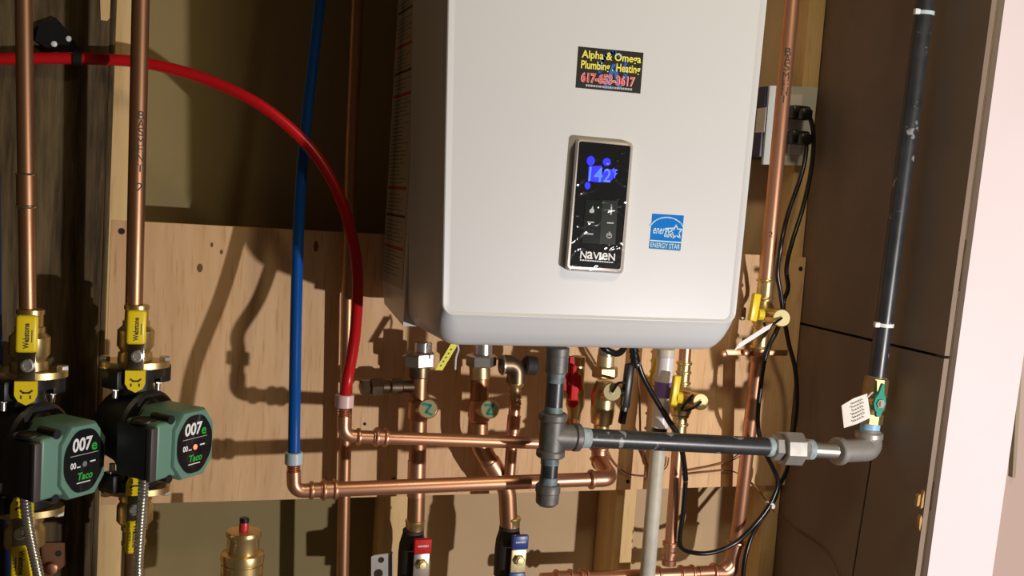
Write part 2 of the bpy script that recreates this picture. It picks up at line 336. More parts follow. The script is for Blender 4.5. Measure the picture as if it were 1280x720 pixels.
ib = MB()
for py in (18, 92, 270): rect_uv(ib, side_fn, .06, vz(py)-.003, .94, vz(py)+.003)
k = 0
while k < 70:
    py = 8+k*4.9; k += 1
    if min(abs(py-q) for q in (120,235,311,60,18,92,270)) < 5: continue
    rect_uv(ib, side_fn, .08, vz(py)-.0008, random.uniform(.55,.93), vz(py)+.0008)
def sub(b, name, m, par): 
    o = b.obj(name, m); o.parent = par; o.matrix_parent_inverse = Matrix.Translation(-(par.parent.location if par.parent else par.location)); return o
for py in (120, 235, 311, 60): sub(rect_uv(MB(), side_fn, .06, vz(py)-.004, .94, vz(py)+.004), 'red_heading', 'labelred', lab)
sub(ib, 'small_print', 'labelink', lab)['kind'] = 'stuff'
# control panel
def rquad(tl, tr, br_, bl_, r, Y, k=4):
    pts = []; c = [V((*q,0)) for q in (tl,tr,br_,bl_)]
    for i in range(4):
        a, m_, d = c[i-1], c[i], c[(i+1)%4]; p0 = m_+(a-m_).normalized()*r; p1 = m_+(d-m_).normalized()*r
        for j in range(k+1):
            t = j/k; q = p0*(1-t)**2+m_*2*t*(1-t)+p1*t*t; pts.append(P(q.x,q.y,Y))
    return pts
cpA = ((719.5,171.5),(792,178.5),(779,342.5),(705.5,338))
o0 = rquad(*cpA, 6, YF+.001); o1 = rquad((720.5,172.5),(791,179),(778.2,341.5),(706.6,337), 5.5, YF-.0105); o2 = rquad((723,174.5),(789,181),(776,339.5),(709,335.3), 4.5, YF-.0125)
b = MB(); n = len(o0); b.add(o0+o1+o2, [(i*n+j, i*n+(j+1)%n, (i+1)*n+(j+1)%n, (i+1)*n+j) for i in (0,1) for j in range(n)]+[tuple(range(n)), tuple(range(2*n,3*n))])
cp = b.obj('control_panel', 'bezel', boiler)
sub(MB().prism(rquad((724.5,176.5),(788.5,182.5),(775.5,336.5),(712.5,333), 3, YF-.0131), (0,.0012,0)), 'panel_glass', 'blackgloss', cp)
kf = quadpx((732,249.5),(772.5,251),(769,306),(727.5,303.5), YF-.0138)
sub(MB().prism([kf(0,0),kf(.52,0),kf(.52,1),kf(0,1)], (0,.0008,0)), 'keypad', 'keypad', cp); sub(MB().prism([kf(.525,0),kf(1,0),kf(1,1),kf(.525,1)], (0,.0008,0)), 'keypad', 'keypad2', cp)
kf2 = quadpx((732,249.5),(772.5,251),(769,306),(727.5,303.5), YF-.0141)
b = MB(); stroke(b, kf2, [(.72,.77),(.90,.77)], .035, .75); stroke(b, kf2, [(.81,.69),(.81,.85)], .035, .75)
stroke(b, kf2, [(.72,.49),(.90,.49)], .03, .75); stroke(b, kf2, [(.12,.485),(.30,.485)], .03, .75); stroke(b, kf2, [(.12,.215),(.30,.215)], .03, .75)
stroke(b, kf2, [(.80+.07*math.cos(a),.20+.052*math.sin(a)) for a in [k*math.pi/6 for k in range(12)]], .03, .75, True); stroke(b, kf2, [(.80,.21),(.80,.28)], .03, .75)
b.add([kf2(*q) for q in ((.16,.70),(.27,.70),(.30,.75),(.26,.80),(.24,.87),(.20,.80),(.14,.76))], [tuple(range(7))]); sub(b, 'key_symbols', 'inkgrey', cp)
df = quadpx((735,208),(772,211),(770,229),(733,226), YF-.0136)
b = MB(); text(b, '14', df, (.06,0,.52,1), .01); text(b, '2', df, (.56,.02,.80,.95), .008); text(b, '\u00b0F', df, (.84,.35,1.0,.98), .008); sub(b, 'display_digits', 'screenpale', cp)
b = MB()
for x, y, rx, ry in ((738.5,201,5,6),(758.5,202.5,5,5),(734.5,232,3.6,4.6)):
    b.prism([P(x+rx*math.cos(a), y+ry*math.sin(a), YF-.0135) for a in [k*math.pi/8 for k in range(16)]], (0,.0003,0))
b.prism([P(*q, YF-.0134) for q in ((736,208),(752,207),(753,216),(768,210),(770,219),(764,226),(748,228),(735,226))], (0,.0002,0))
sub(b, 'display_glow', 'screenblue', cp)
nf = quadpx((726,313.5),(769,317),(768.5,326),(725,323), YF-.0136)
b = MB()
for k, ch in enumerate('NaVIeN'): text(b, ch, nf, ((0,.19,.36,.545,.62,.81)[k],0,(.18,.36,.55,.60,.79,1.0)[k],1), .012)
nf2 = quadpx((725,324),(767,327.3),(767,329.3),(725,326), YF-.0136); 
for i in range(14): rect_uv(b, nf2, i/14, .2, i/14+.055, .9)
sub(b, 'maker_lettering', 'inkwhite', cp)
# crinkled protective film over the panel glass
b = MB(); nu, nv = 44, 100; ff = quadpx((722,173),(791,180),(778,341),(707,336), YF-.0150)
def ridge(u, v): 
    s = 0
    for a, f_, ph in wr_: s += (1-abs(math.sin(f_*(u*math.cos(a)*.43+v*math.sin(a)+.05*math.sin(9*u+5*v+ph))+ph)))**16
    return s
wr_ = [(random.uniform(0,3.14), random.uniform(6,13), random.uniform(0,6.28)) for _ in range(5)]
for j in range(nv+1):
    for i in range(nu+1):
        q = ff(i/nu, j/nv); b.v.append(q+V((0,-.0007*ridge(i/nu,j/nv),0)))
b.f += [(j*(nu+1)+i, j*(nu+1)+i+1, (j+1)*(nu+1)+i+1, (j+1)*(nu+1)+i) for j in range(nv) for i in range(nu)]
sub(b, 'protective_film', 'film', cp)
# installer's sticker
def sticker(name, corners, back, label):
    o = MB().prism([P(*q, YF-.0004) for q in corners], (0,.0006,0)).obj(name, back, boiler, label=label); return o
sc_ = ((723,58),(804.5,66),(800.5,117),(719.5,109.5))
st = sticker('business_sticker', sc_, 'stickerblack', 'black sticker with yellow and red lettering'); sf = quadpx(*sc_, YF-.0009); sf0 = quadpx(*sc_, YF-.0006)
b = MB(); stroke(b, sf0, [(.55+.20*math.cos(a), .52+.40*math.sin(a)) for a in [math.radians(-55+k*290/24) for k in range(25)]], .10, 1.6); stroke(b, sf0, [(.44,.08),(.54,.08),(.47,.25)], .08, 1.6); stroke(b, sf0, [(.46,.10),(.56,.62),(.67,.10)], .10, 1.6); sub(b, 'blue_emblem', 'inkblue', st)
b = MB(); text(b, 'Alpha & Omega', sf, (.06,.68,.97,.93), .02); text(b, 'Plumbing . Heating', sf, (.06,.42,.97,.68), .02); sub(b, 'yellow_lettering', 'inkyellow', st)
sf1 = quadpx(*sc_, YF-.0010); b = MB(); text(b, '617-653-3617', sf1, (.07,.145,.90,.395), .05); sub(b, 'number_outline', 'inkpink', st)
sf2 = quadpx(*sc_, YF-.0013); b = MB(); text(b, '617-653-3617', sf2, (.08,.155,.89,.385), .018); sub(b, 'number_lettering', 'inkred', st)
b = MB(); u = .15
while u < .84:
    d = random.uniform(.012,.035); rect_uv(b, sf, u, .055, u+d, .105); u += d+.008
sub(b, 'small_lettering', 'inkgrey', st)
ec = ((815.5,267),(855,269.5),(850.5,313.5),(811.5,310.5))
es = sticker('efficiency_sticker', ec, 'starblue', 'blue energy efficiency sticker'); ef = quadpx(*ec, YF-.0009)
b = MB(); rect_uv(b, quadpx(*ec, YF-.0007), 0,0,1,.215); sub(b, 'lower_band', 'starmid', es)
b = MB(); stroke(b, ef, [(.50+.58*math.cos(a), .46+.46*math.sin(a)) for a in [math.radians(24+k*132/20) for k in range(21)]], .035); rect_uv(b, ef, 0,.215,1,.25)
def star(cx, cy, R, rot=8): return [(cx+(R if k%2==0 else R*.46)*math.cos(math.radians(90+rot+36*k)), cy+(R if k%2==0 else R*.46)*math.sin(math.radians(90+rot+36*k))) for k in range(10)]
stroke(b, ef, star(.80,.52,.21), .035, 1, True); text(b, 'energy', ef, (.07,.36,.62,.60), .01, shear=.06); stroke(b, ef, [(.44,.60),(.72,.63)], .03); stroke(b, ef, [(.56,.36),(.66,.5),(.64,.36),(.74,.42)], .028)
text(b, 'ENERGY STAR', ef, (.03,.04,.97,.18), .005); sub(b, 'pale_lettering', 'starpale', es)
# black cable gland and brass feet under the boiler
def cyl_px(mb, a, b_, r): mb.cyl(P(*a), P(*b_), r)
# ================================================================== COPPER / PEX RUNS
def ctxt(b, A, B, r, chars, y0px, step, size):      # handwriting wrapped on a vertical pipe (photo y positions)
    pass
def pipe_letters(parent, name, pts, r, chars, sz, ang=0):
    b = MB()
    for ch, p in zip(chars, pts):
        d = (CAM-p); d.z = 0; d.normalize(); tq = V((-d.y, d.x, 0))
        def fn(u, v, p=p, d=d, tq=tq):
            a = (u-.5)*sz/r+ang; return p+(d*math.cos(a)+tq*math.sin(a))*(r+.0004)+V((0,0,(v-.5)*sz*1.3))
        text(b, ch, fn, (0,0,1,1), -.002)
    return b.obj(name, 'labelink', parent)
YP = -.13
# --- riser above the left pump
rA_ = P(29.5,-8,YP); rB_ = P(35,396,YP); R1 = .0104; rA_ = rA_+(rA_-rB_)*.6
T = thing('copper_riser', 'copper riser pipe with soldered coupling in front of the dark timber post', 'pipe', rB_)
MB().cyl(rA_, rB_, R1).obj('pipe', 'copperold', T)
def on(A, B, py):   # point on A-B at photo row py
    best = None
    for i in range(801):
        q = A.lerp(B, i/800); d = q-CAM; y = 360-FPX*d.dot(_U)/d.dot(_F)
        if best is None or abs(y-py) < best[0]: best = (abs(y-py), q)
    return best[1]
a, c = on(rA_,rB_,218), on(rA_,rB_,258); MB().cyl(a, c, R1*1.16, 20, .001).obj('coupling', 'copperold', T)
ax = (c-a).normalized()
for q, w_ in ((a,.003),(c,.005)): b = MB(); bead(b, q, ax, R1*1.08, w_, 1.12); b.obj('solder_ring', 'solder', T)
# --- riser above the second pump
qA = P(176,-8,YP); qB = P(167.5,386,YP); R2 = .0112; qA = qA+(qA-qB)*.6
T = thing('copper_riser', 'copper riser pipe with vertical handwriting rising from the second pump', 'pipe', qB)
MB().cyl(qA, qB, R2).obj('pipe', 'copperold', T)
pipe_letters(T, 'handwriting', [on(qA,qB,y) for y in (144,154.5,164.5,177,186,197,210,233)], R2, 'BASMENT2', .0080, .35)
# --- thin copper pipe between blue and boiler
T = thing('copper_pipe', 'slim copper pipe running down the wall behind the red tubing', 'pipe', P(428,728,-.03))
MB().tube(L3([(457,-210,-.03),(448,-8,-.03),(440,180,-.03),(435,350,-.03),(432,520,-.03),(428,728,-.03),(424,920,-.03)]), .0098).obj('pipe', 'copperold', T)
YH = -.188
# --- red PEX
T = thing('red_tubing', 'red plastic tubing arching across to a copper elbow', 'tubing', P(431,500,YH))
MB().tube(smooth(L3([(-170,82,-.050),(-90,78,-.050),(-12,74,-.050),(40,73,-.052),(95,73,-.055),(165,76.5,-.06),(215,86,-.07),(265,102,-.085),(318,127,-.105),(360,158,-.115),(396,196,-.122),(424,245,-.13),(441,300,-.138),(447,352,-.148),(443.5,420,-.170),(435,470,-.192),(431.5,492,YH)])), .0080).obj('tube', 'pexred', T)
MB().cyl(P(431.2,493,YH), P(430.3,509,YH), .0128, 20, .001).obj('collar', 'collarpink', T)
# --- blue PEX
T = thing('blue_tubing', 'blue plastic tubing hanging down to a copper elbow', 'tubing', P(367,575,YH))
MB().tube(smooth(L3([(423,-180,-.085),(412,-95,-.085),(401,-10,-.085),(392,70,-.085),(383,150,-.09),(376,230,-.095),(372.5,300,-.10),(370,400,-.13),(368.3,500,-.172),(367.3,566,YH)])), .0082).obj('tube', 'pexblue', T)
MB().cyl(P(367.3,565,YH), P(367,580,YH), .0122, 20, .001).obj('collar', 'collargrey', T)
# --- copper from red tubing
RC = .0105
def barb(b, A, B, r): 
    ax = (B-A).normalized(); h = (B-A).length; pr = []
    k = 4
    for i in range(k): pr += [(h*i/k, r), (h*(i+.6)/k, r*.8), (h*(i+.65)/k, r*1.12), (h*(i+.95)/k, r)]
    b.lathe(A, ax, pr, 18)
T = thing('copper_pipe', 'upper horizontal copper pipe fed by the red tubing', 'pipe', P(560,550,YH))
b = MB(); barb(b, P(430.3,509,YH), P(430,522,YH), .0078); b.tube(fillet(L3([(430,520,YH),(429.5,544,YH),(452,546,YH)]), .021), .0092); bead(b, P(448,546,YH), V((1,0,0)), .0098, .006); b.obj('elbow', 'copper', T)
b = MB(); sleeve(b, P(466,546,YH), P(486,547,YH), .0100); b.obj('coupling', 'copper', T)
MB().cyl(P(448,545.8,YH), P(706,555,YH), .0090).obj('pipe', 'copper', T)
b = MB(); e0, e1, e2 = P(700,554.7,YH), P(716,555,YH), P(714,530,-.12); b.tube(fillet([e0,e1,e2], .018), .0105); b.obj('elbow', 'copper', T)
# --- copper from blue tubing
T = thing('copper_pipe', 'lower horizontal copper pipe fed by the blue tubing', 'pipe', P(560,606,YH))
b = MB(); barb(b, P(367,580,YH), P(367,591,YH), .0085); b.tube(fillet(L3([(367,589,YH),(367.5,614,YH),(392,613,YH)]), .022), .0098); bead(b, P(389,613,YH), V((1,0,0)), .0100, .007); b.obj('elbow', 'copper', T)
b = MB(); sleeve(b, P(400,612.5,YH), P(423,611.5,YH), .0108); b.obj('coupling', 'copper', T)
YL = -.20
MB().cyl(P(386,613,YH), P(742,599,YL), .0104).obj('pipe', 'copper', T)
b = MB(); e = fillet(L3([(736,599.3,YL),(764,598,YL),(749,575,-.14)]), .016, 10); b.tube(e, .0122); bead(b, P(739,599.2,YL), V((1,0,0)), .0118, .008); bead(b, P(750.5,577,-.141), (e[-1]-e[-2]).normalized(), .0118, .008); b.obj('elbow', 'copper', T)
b = MB(); sleeve(b, P(749.5,577,-.14), P(749,556,-.14), .0112); b.cyl(P(749,560,-.14), P(751,530,-.14), .0105); b.obj('riser_fitting', 'copper', T)
# ================================================================== BOILER PORT CONNECTIONS
YB = -.060
def disc_cap(par, label, px, py, Y, rpx, ax, mark=None, face='brasspale', strap=None, neck=None, neckr=.7, name='hose_cap'):
    c = P(px,py,Y); r = rpx*mpp(c); ax = V(ax).normalized()
    cb = MB().lathe(c-ax*.012, ax, [(0,r*.9),(.001,r),(.010,r),(.012,r*.92)], 28).obj(name, 'brass', par, label=label)
    sub(MB().lathe(c, ax, [(0,r*.90),(.0008,r*.88)], 28), 'cap_face', face, cb)
    u, v = frame(ax)
    if mark:
        rt = u if u.x > 0 else -u; up = v if v.z > 0 else -v
        b = MB(); stroke(b, lambda s_, t_: c+ax*.0012+rt*(s_*r)+up*(t_*r), mark, .26); sub(b, 'green_mark', 'markgreen', cb)
    if neck: sub(MB().tube([c-ax*.010, V(neck)], [r*neckr, r*neckr*1.1], 18), 'neck', 'brass', cb)
    if strap:
        pts = [c+ax*.002]+[P(*q) for q in strap]
        sub(MB().tube(smooth(pts), .0022, 8), 'strap', 'rubber', cb); sub(MB().lathe(c+ax*.0008, ax, [(0,r*.24),(.002,r*.2)], 14), 'rivet', 'brasspale', cb)
    return cb
# --- supply
T = thing('supply_pipe', 'vertical copper supply pipe under the boiler with chrome union nut', 'pipe', P(520,660,YB))
MB().cyl(P(529,428,YB), P(528.5,441,YB), .0136, 24).obj('port', 'nickel', T)
MB().hexn(P(525,440,YB), P(524.6,458,YB), .0238, .3).obj('union_nut', 'nickel', T)
MB().cyl(P(524.6,457,YB), P(524.3,472,YB), .0158, 24, .0015).obj('tailpiece', 'bronze', T)
MB().cyl(P(524.3,470,YB), P(519.5,662,YB), .0135, 24).obj('pipe', 'copperold', T)
b = MB(); b.cyl(P(523.6,500,YB), P(522.8,524,YB), .0163, 24, .002); b.obj('tee', 'copper', T)
b = MB(); b.cyl(P(521.3,575,YB), P(520.2,621,YB), .0141, 24, .001); b.obj('sleeve', 'copper', T)
disc_cap(T, 'brass cap with green mark', 535,511,YB-.060, 12.5, CAM-P(535,511,YB), [(-.5,.45),(.25,.35),(-.15,-.35),(.4,-.55)], neck=P(525,512,YB))
T = thing('relief_branch', 'dark tarnished bronze branch pipe left of the supply pipe', 'pipe', P(485,484,YB))
MB().cyl(P(526,483,YB), P(470,483.5,YB), .0095, 18).obj('branch', 'bronze', T)
b = MB(); b.cyl(P(503,483,YB), P(487,483.3,YB), .0125, 18, .002); b.hexn(P(478,483.5,YB), P(463,483.7,YB), .0150, .2); b.obj('fitting', 'bronze', T)
MB().hexn(P(462,484,YB), P(451,484,YB), .0125).obj('end_cap', 'bronze', T)
# --- return
T = thing('return_pipe', 'bent copper return pipe under the boiler with bright union nut', 'pipe', P(636,655,YB))
MB().cyl(P(603.5,429,YB), P(603.3,444,YB), .0150, 24).obj('port', 'nickel', T)
MB().hexn(P(601.8,443,YB), P(601.3,458,YB), .0238, .75).obj('union_nut', 'nickel', T)
MB().cyl(P(600,457,YB), P(600,473,YB), .0165, 24, .0015).obj('tailpiece', 'brass', T)
MB().tube(fillet(L3([(600,471,YB),(598.5,555,YB),(634,612,YB),(636,660,YB)]), .05, 10), .0143, 22).obj('pipe', 'copperold', T)
MB().cyl(P(599.5,500,YB), P(599,526,YB), .0166, 24, .002).obj('fitting', 'copper', T); MB().cyl(P(612,576,YB), P(625,597,YB), .0158, 24, .0015).obj('fitting', 'copper', T)
disc_cap(T, 'brass cap with green mark', 612,511.5,YB-.113, 12, CAM-P(612,511,YB), [(-.5,.4),(.35,.4),(-.05,-.15),(-.2,-.5),(.4,-.5)], neck=P(601,512,YB))
T = thing('copper_stub', 'short copper tube with brass barb rising between return pipe and gas tee', 'pipe', P(640,600,-.080))
MB().cyl(P(644,500,-.080), P(636.5,600,-.080), .0092).obj('pipe', 'copper', T)
b = MB(); barb(b, P(644,510,-.080), P(644.5,480,-.080), .0090); b.lathe(P(644.5,483,-.080), V((0,0,1)), [(0,.0105),(.003,.0125),(.010,.0125),(.018,.008)], 20); b.obj('barb', 'brass', T)
b = MB(); sleeve(b, P(642.8,519,-.080), P(641,541,-.080), .0094, False); b.obj('coupling', 'copper', T)
T = thing('bypass_elbow', 'dark bronze elbow with rubber end behind the bright union nut', 'fitting', P(650,456,-.078))
b = MB(); b.tube(fillet(L3([(626,455,-.078),(646,456,-.078),(645,478,-.078)]), .014), .0150); b.obj('elbow', 'bronze', T); MB().cyl(P(655,456,-.078), P(671,458,-.078), .0150, 20, .003).obj('rubber_end', 'shaderubber', T)
b = MB(); b.lathe(P(627,456,-.080), V((1,0,.05)), [(0,.0165),(.0025,.0165)], 22); b.obj('washer', 'nickel', T)
# --- Navien-marked isolation valves
def iso_valve(name, label, x, y, m, Y):
    c = P(x, y, Y); T = thing(name, label, 'valve', c); s_ = mpp(c)
    MB().lathe(c+V((-.005,0,-.09)), V((0,0,1)), [(0,.014),(.004,.0205),(.046,.0215),(.062,.0205),(.078,.0165),(.084,.0165)], 24).obj('body', 'shaderubber', T)  # brass body coloured near-black, its shaded side put into the colour
    MB().lathe(c+V((-.003,0,-.008)), V((0,0,1)), [(0,.0145),(.012,.0145),(.0135,.0155),(.017,.0155),(.018,.0135)], 22).obj('collar', 'brass', T)
    MB().cyl(c+V((-.005,0,-.085)), c+V((-.007,0,-.30)), .0138, 20).obj('lower_pipe', 'copperold', T)
    fy = -.030
    MB().box(c+V((.003,fy,-.022)), (.027,.010,.0225), .002).obj('grip', m, T)
    MB().box(c+V((.003,fy+.001,-.053)), (.0245,.004,.037), .001).obj('lever_plate', 'nickel' if m == 'redplastic' else 'brasspale', T)
    MB().hexn(c+V((.003,fy+.000,-.050)), c+V((.003,fy-.008,-.050)), .0085).obj('lever_nut', 'brass', T)
    MB().lathe(c+V((.003,fy-.008,-.050)), V((0,-1,0)), [(0,.0055),(.003,.005),(.0032,.0035)], 16).obj('stem', 'brasspale', T)
    MB().box(c+V((.002,fy,-.086)), (.0265,.010,.030), .002).obj('lower_grip', m, T)
    b = MB(); text(b, 'NAVIEN', lambda u, v: c+V((.003-.008+.016*u, fy-.0054, -.0225+.0032*v)), bold=.03); b.obj('lettering', 'inkwhite', T); b = MB(); text(b, 'NAVIEN', lambda u, v: c+V((.002-.006+.012*u, fy-.0054, -.081+.003*v)), bold=.03); b.obj('lettering', 'inkwhite', T)
    return T
iso_valve('isolation_valve', 'isolation valve with red lever grip on the supply pipe', 521,657,'redplastic',YB)
iso_valve('isolation_valve', 'isolation valve with blue lever grip on the return pipe', 641,653,'blueplastic',YB)
# --- yellow hang tag
T = thing('hang_tag', 'narrow yellow tag hanging from the boiler underside', 'tag', P(556,447,-.13))
MB().pxprism([(544,462.5),(563.5,430),(572.5,430.5),(553,463)], -.13, .0006).obj('strip', 'yellowtag', T)
b = MB(); tf = quadpx((564.5,432),(570.5,432),(551,461.5),(546,461.5), -.1305)
for i in range(5): rect_uv(b, tf, .3, .12+i*.17, .6, .19+i*.17)
b.obj('print', 'labelink', T); MB().tube(smooth(L3([(571,428,-.13),(573,437,-.13),(570,447,-.128),(569,462,-.127)])), .0014, 6).obj('tie', 'tiewhite', T)
# ================================================================== GAS LINE
YG = -.255; RG = .0136
gB = PX(1084,560,XW-.034); gT = PX(1158,-10,XW-.030); gT = gT+(gT-gB)*.35
T = thing('gas_line', 'black iron gas pipe with tee, drip leg, union and elbow under the boiler', 'gas pipe', P(686,632,YG))
gl, gr = P(727,547,YG), P(962,558.5,YG-.004)
ybend = gB.y
tA, tB = P(697.5,432,YG), P(683.5,632,YG)
def gp(py): return on(tA, tB, py)
ax = (tA-tB).normalized()
b = MB(); b.cyl(gp(434), gp(445), .0165, 24, .001); b.cyl(gp(443), gp(466), .0160, 24, .0015); b.obj('coupling', 'castiron', T)
MB().cyl(gp(464), gp(522), RG*.92, 22).obj('nipple', 'blackiron', T)
for q0, q1 in ((465,478),(508,516),(568,580),(596,607)): MB().cyl(gp(q0), gp(q1), RG*.96, 22).obj('thread_tape', 'tapeteal', T)
b = MB(); c0 = gp(545); b.cyl(gp(518), gp(569), .0175, 24, .001); b.cyl(gp(516), gp(526), .0205, 24, .002); b.cyl(gp(562), gp(571), .0205, 24, .002); dr = (gl-c0).normalized(); b.cyl(c0, gl-dr*.003, .0175, 24, .001); b.cyl(gl-dr*.014, gl-dr*.003, .0200, 24, .002); b.obj('tee', 'castiron', T)
MB().cyl(gp(570), gp(608), RG*.9, 22).obj('drip_nipple', 'blackiron', T)
b = MB(); ca, cb = gp(605), gp(632); h = (cb-ca).length; b.lathe(ca, cb-ca, [(0,.0165),(.002,.0178),(h*.35,.0178),(h*.38,.0168),(h*.85,.0162),(h,.011)], 24); b.obj('cap', 'castiron', T)
dg_ = (gr-gl).normalized()
MB().cyl(gl-dg_*.003, gl+dg_*.012, RG*1.06, 22, .001).obj('thread_tape', 'tape', T); MB().cyl(gr-dg_*.006, gr+dg_*.012, RG*1.08, 22, .001).obj('thread_tape', 'tape', T)
MB().cyl(gl, gr, RG, 24).obj('horizontal_pipe', 'blackiron', T)
u0 = gr+dg_*.004; u1 = P(974,559.5,YG-.005); nut0 = P(976,560,YG-.005); nut1 = P(1001,561,YG-.008); el0 = P(1046,564,YG-.018)
b = MB(); b.hexn(u0, P(977,559.7,YG-.005), .0195, .2); b.obj('union_end', 'galv', T)
b = MB(); b.lathe(P(976,560,YG-.005), nut1-nut0, [(0,.024),(.002,.0265),((nut1-nut0).length-.003,.0265),((nut1-nut0).length,.023)], 8, .2); b.obj('union_nut', 'galv', T)
b = MB(); b.hexn(nut1, P(1010,561.5,YG-.009), .0165); b.obj('union_tail', 'galv', T)
MB().cyl(P(1008,561.5,YG-.009), P(1016,562,YG-.010), .0155, 20, .001).obj('thread_tape', 'tape', T)
elc = V((gB.x, (el0.y+gB.y)/2, el0.z-.001)); elt = V((gB.x+.001, gB.y, P(1082,541,gB.y).z))
MB().cyl(P(1014,562,YG-.010), el0, .0118, 20).obj('nipple', 'nickel', T)
b = MB(); b.tube(fillet([el0, elc, elt], .024, 10), .0178, 22); d1 = (elc-el0).normalized(); b.cyl(el0-d1*.002, el0+d1*.010, .0215, 24, .002); b.cyl(elt-V((0,0,.010)), elt+V((0,0,.002)), .0215, 24, .002); b.obj('elbow', 'galv', T)
# valve on the riser
vb = elt+V((0,0,.004)); vt = V((elt.x+.004, elt.y, P(1091,472,elt.y).z))
va = (vt-vb).normalized(); vh = (vt-vb).length
MB().cyl(elt-V((0,0,.002)), elt+va*.016, .0150, 22, .001).obj('thread_tape', 'tapeblue', T)
gv = thing('gas_valve', 'brass gas shutoff valve with green lever on the side wall riser', 'valve', vb)
MB().lathe(vb+va*.011, va, [(0,.0155),(.001,.0180),(.016,.0180),(.018,.0150),(.024,.0185),(.036,.0185),(.042,.0155),(.044,.0190),(vh-.012,.0190),(vh-.010,.0165)], 8).obj('body', 'brass', gv)
hc = P(1100,504.5,elt.y-.030); m_ = mpp(hc)
b = MB(); b.prism([hc+V((x*m_,0,-y*m_)) for x, y in ((1,-25),(4,-25),(5,-12),(8,-7),(9,0),(7,7),(4,11),(3,17),(-3,17),(-4,11),(-7,7),(-9,0),(-7,-7),(-3,-12))], (0,.005,0)); b.obj('lever', 'greenhandle', gv)
MB().cyl(hc+V((0,-.003,0)), V((hc.x-.006, elt.y, hc.z)), .0052, 14).obj('stem', 'brass', gv)
b = MB(); b.lathe(hc+V((0,-.001,0)), V((0,-1,0)), [(0,.0072),(.0022,.0072)], 6); b.obj('lever_nut', 'nickel', gv)
# tag on valve
T2 = thing('paper_tag', 'cream paper inspection tag with scribbled writing tied to the gas valve', 'tag', P(1070,515,elt.y-.035))
tl, tr_, br_, bl_ = (1052,507),(1084,492),(1088.5,522),(1055,535)
qa = [P(x,y,elt.y-.035+d) for (x,y), d in zip((tl,(1067,498),tr_,br_,(1071,530),bl_), (.006,0,.004,.004,0,.006))]
MB().add(qa+[q+V((0,.0006,0)) for q in qa], [(0,1,4,5),(1,2,3,4),(6,7,10,11),(7,8,9,10),(0,1,7,6),(1,2,8,7),(2,3,9,8),(3,4,10,9),(4,5,11,10),(5,0,6,11)]).obj('sheet', 'paper', T2)
b = MB(); tf = quadpx((1062,501),(1084,492),(1088,522),(1065,532), elt.y-.0356)
for i in range(6):
    u = .05+.05*(i%2)
    while u < .72:
        d = random.uniform(.04,.12); stroke(b, tf, [(u,.13+.14*i),(u+d*.5,.17+.14*i),(u+d,.13+.14*i)], .028); u += d+.05
b.obj('handwriting', 'labelink', T2); MB().tube(smooth(L3([(1085,496,elt.y-.033),(1090,491,elt.y-.02),(1094,491,elt.y)])), .0016, 6).obj('tie', 'pvcwhite', T2)
# gas riser
MB().cyl(vt-va*.014, vt+va*.002, .0160, 20, .001).obj('thread_tape', 'galv', T)
MB().cyl(vt-va*.010, gT, RG, 24).obj('vertical_pipe', 'blackiron', T)
def ziptie(py, label, m, hm):
    c = on(gT, vt, py); d = (gT-vt).normalized(); T = thing('cable_tie', label, 'cable tie', c)
    b = MB(); b.lathe(c-d*.0028, d, [(0,RG+.0002),(0,RG+.0016),(.0056,RG+.0016),(.0056,RG+.0002)], 28); b.obj('strap', m, T)
    MB().box(c+V((-RG-.004,-.006,0)), (.009,.006,.008), .0012).obj('head', hm, T)
ziptie(17, 'pale cable tie around the gas riser near its upper end', 'tieblue', 'tiewhite')
ziptie(406, 'white cable tie around the gas riser just above the gas valve', 'tiewhite', 'tiewhite')
# red butterfly valve behind the tee
T = thing('butterfly_valve', 'valve with red butterfly handle behind the gas tee', 'valve', P(716,480,-.07))
MB().lathe(P(717,530,-.07), V((0,0,1)), [(0,.010),(.02,.0115),(.03,.015),(.055,.015),(.065,.0115),(.11,.0115)], 20).obj('body', 'brass', T)
b = MB(); hp = [(713,446),(718,446),(719,465),(726,470),(727,486),(722,492),(723,505),(718,510),(712,509),(710,492),(705,487),(706,474),(712,466)]
b.prism([P(x,y,-.115) for x, y in hp], (0,.008,0)); b.cyl(P(716,479,-.122), P(716,479,-.085), .0065); b.box(P(716,478,-.121), (.007,.010,.055), .002); b.obj('handle', 'redplastic', T)
# ================================================================== BRASS VALVE AT x=755
YV = -.14
T = thing('brass_valve', 'brass drain valve with black lever under the boiler middle', 'valve', P(751,540,YV))
vA, vB = P(758,436,YV), P(751,545,YV)
def vp(py): return on(vA, vB, py)
b = MB(); b.lathe(vp(540), vA-vB, [(0,.0115),(.012,.0125),(.014,.0165),(.030,.0185),(.060,.0185),(.072,.015),(.080,.0125)], 22); b.obj('body', 'brass', T)
MB().hexn(vp(472), vp(458), .0205, .4).obj('union_nut', 'brass', T); MB().cyl(vp(459), vp(444), .0135, 22, .001).obj('tailpiece', 'brasspale', T); MB().cyl(vp(445), vp(432), .0125).obj('port', 'nickel', T)
b = MB(); b.cyl(P(765,490,YV-.01), P(783,490,YV-.015), .007); b.box(P(784,482,YV-.015), (.014,.014,.070), .004, Matrix.Rotation(.05,3,'Y')); b.box(P(780,512,YV-.015), (.010,.012,.045), .003, Matrix.Rotation(.12,3,'Y')); b.obj('lever', 'blackplastic', T)
disc_cap(T, 'pale cap with black strap', 765,490,YV-.05, 12, CAM-P(765,490,YV)+V((.25,0,0)), strap=[(769,484,YV-.055),(773,479,YV-.05),(782,478,YV-.03)], neck=P(753,495,YV))
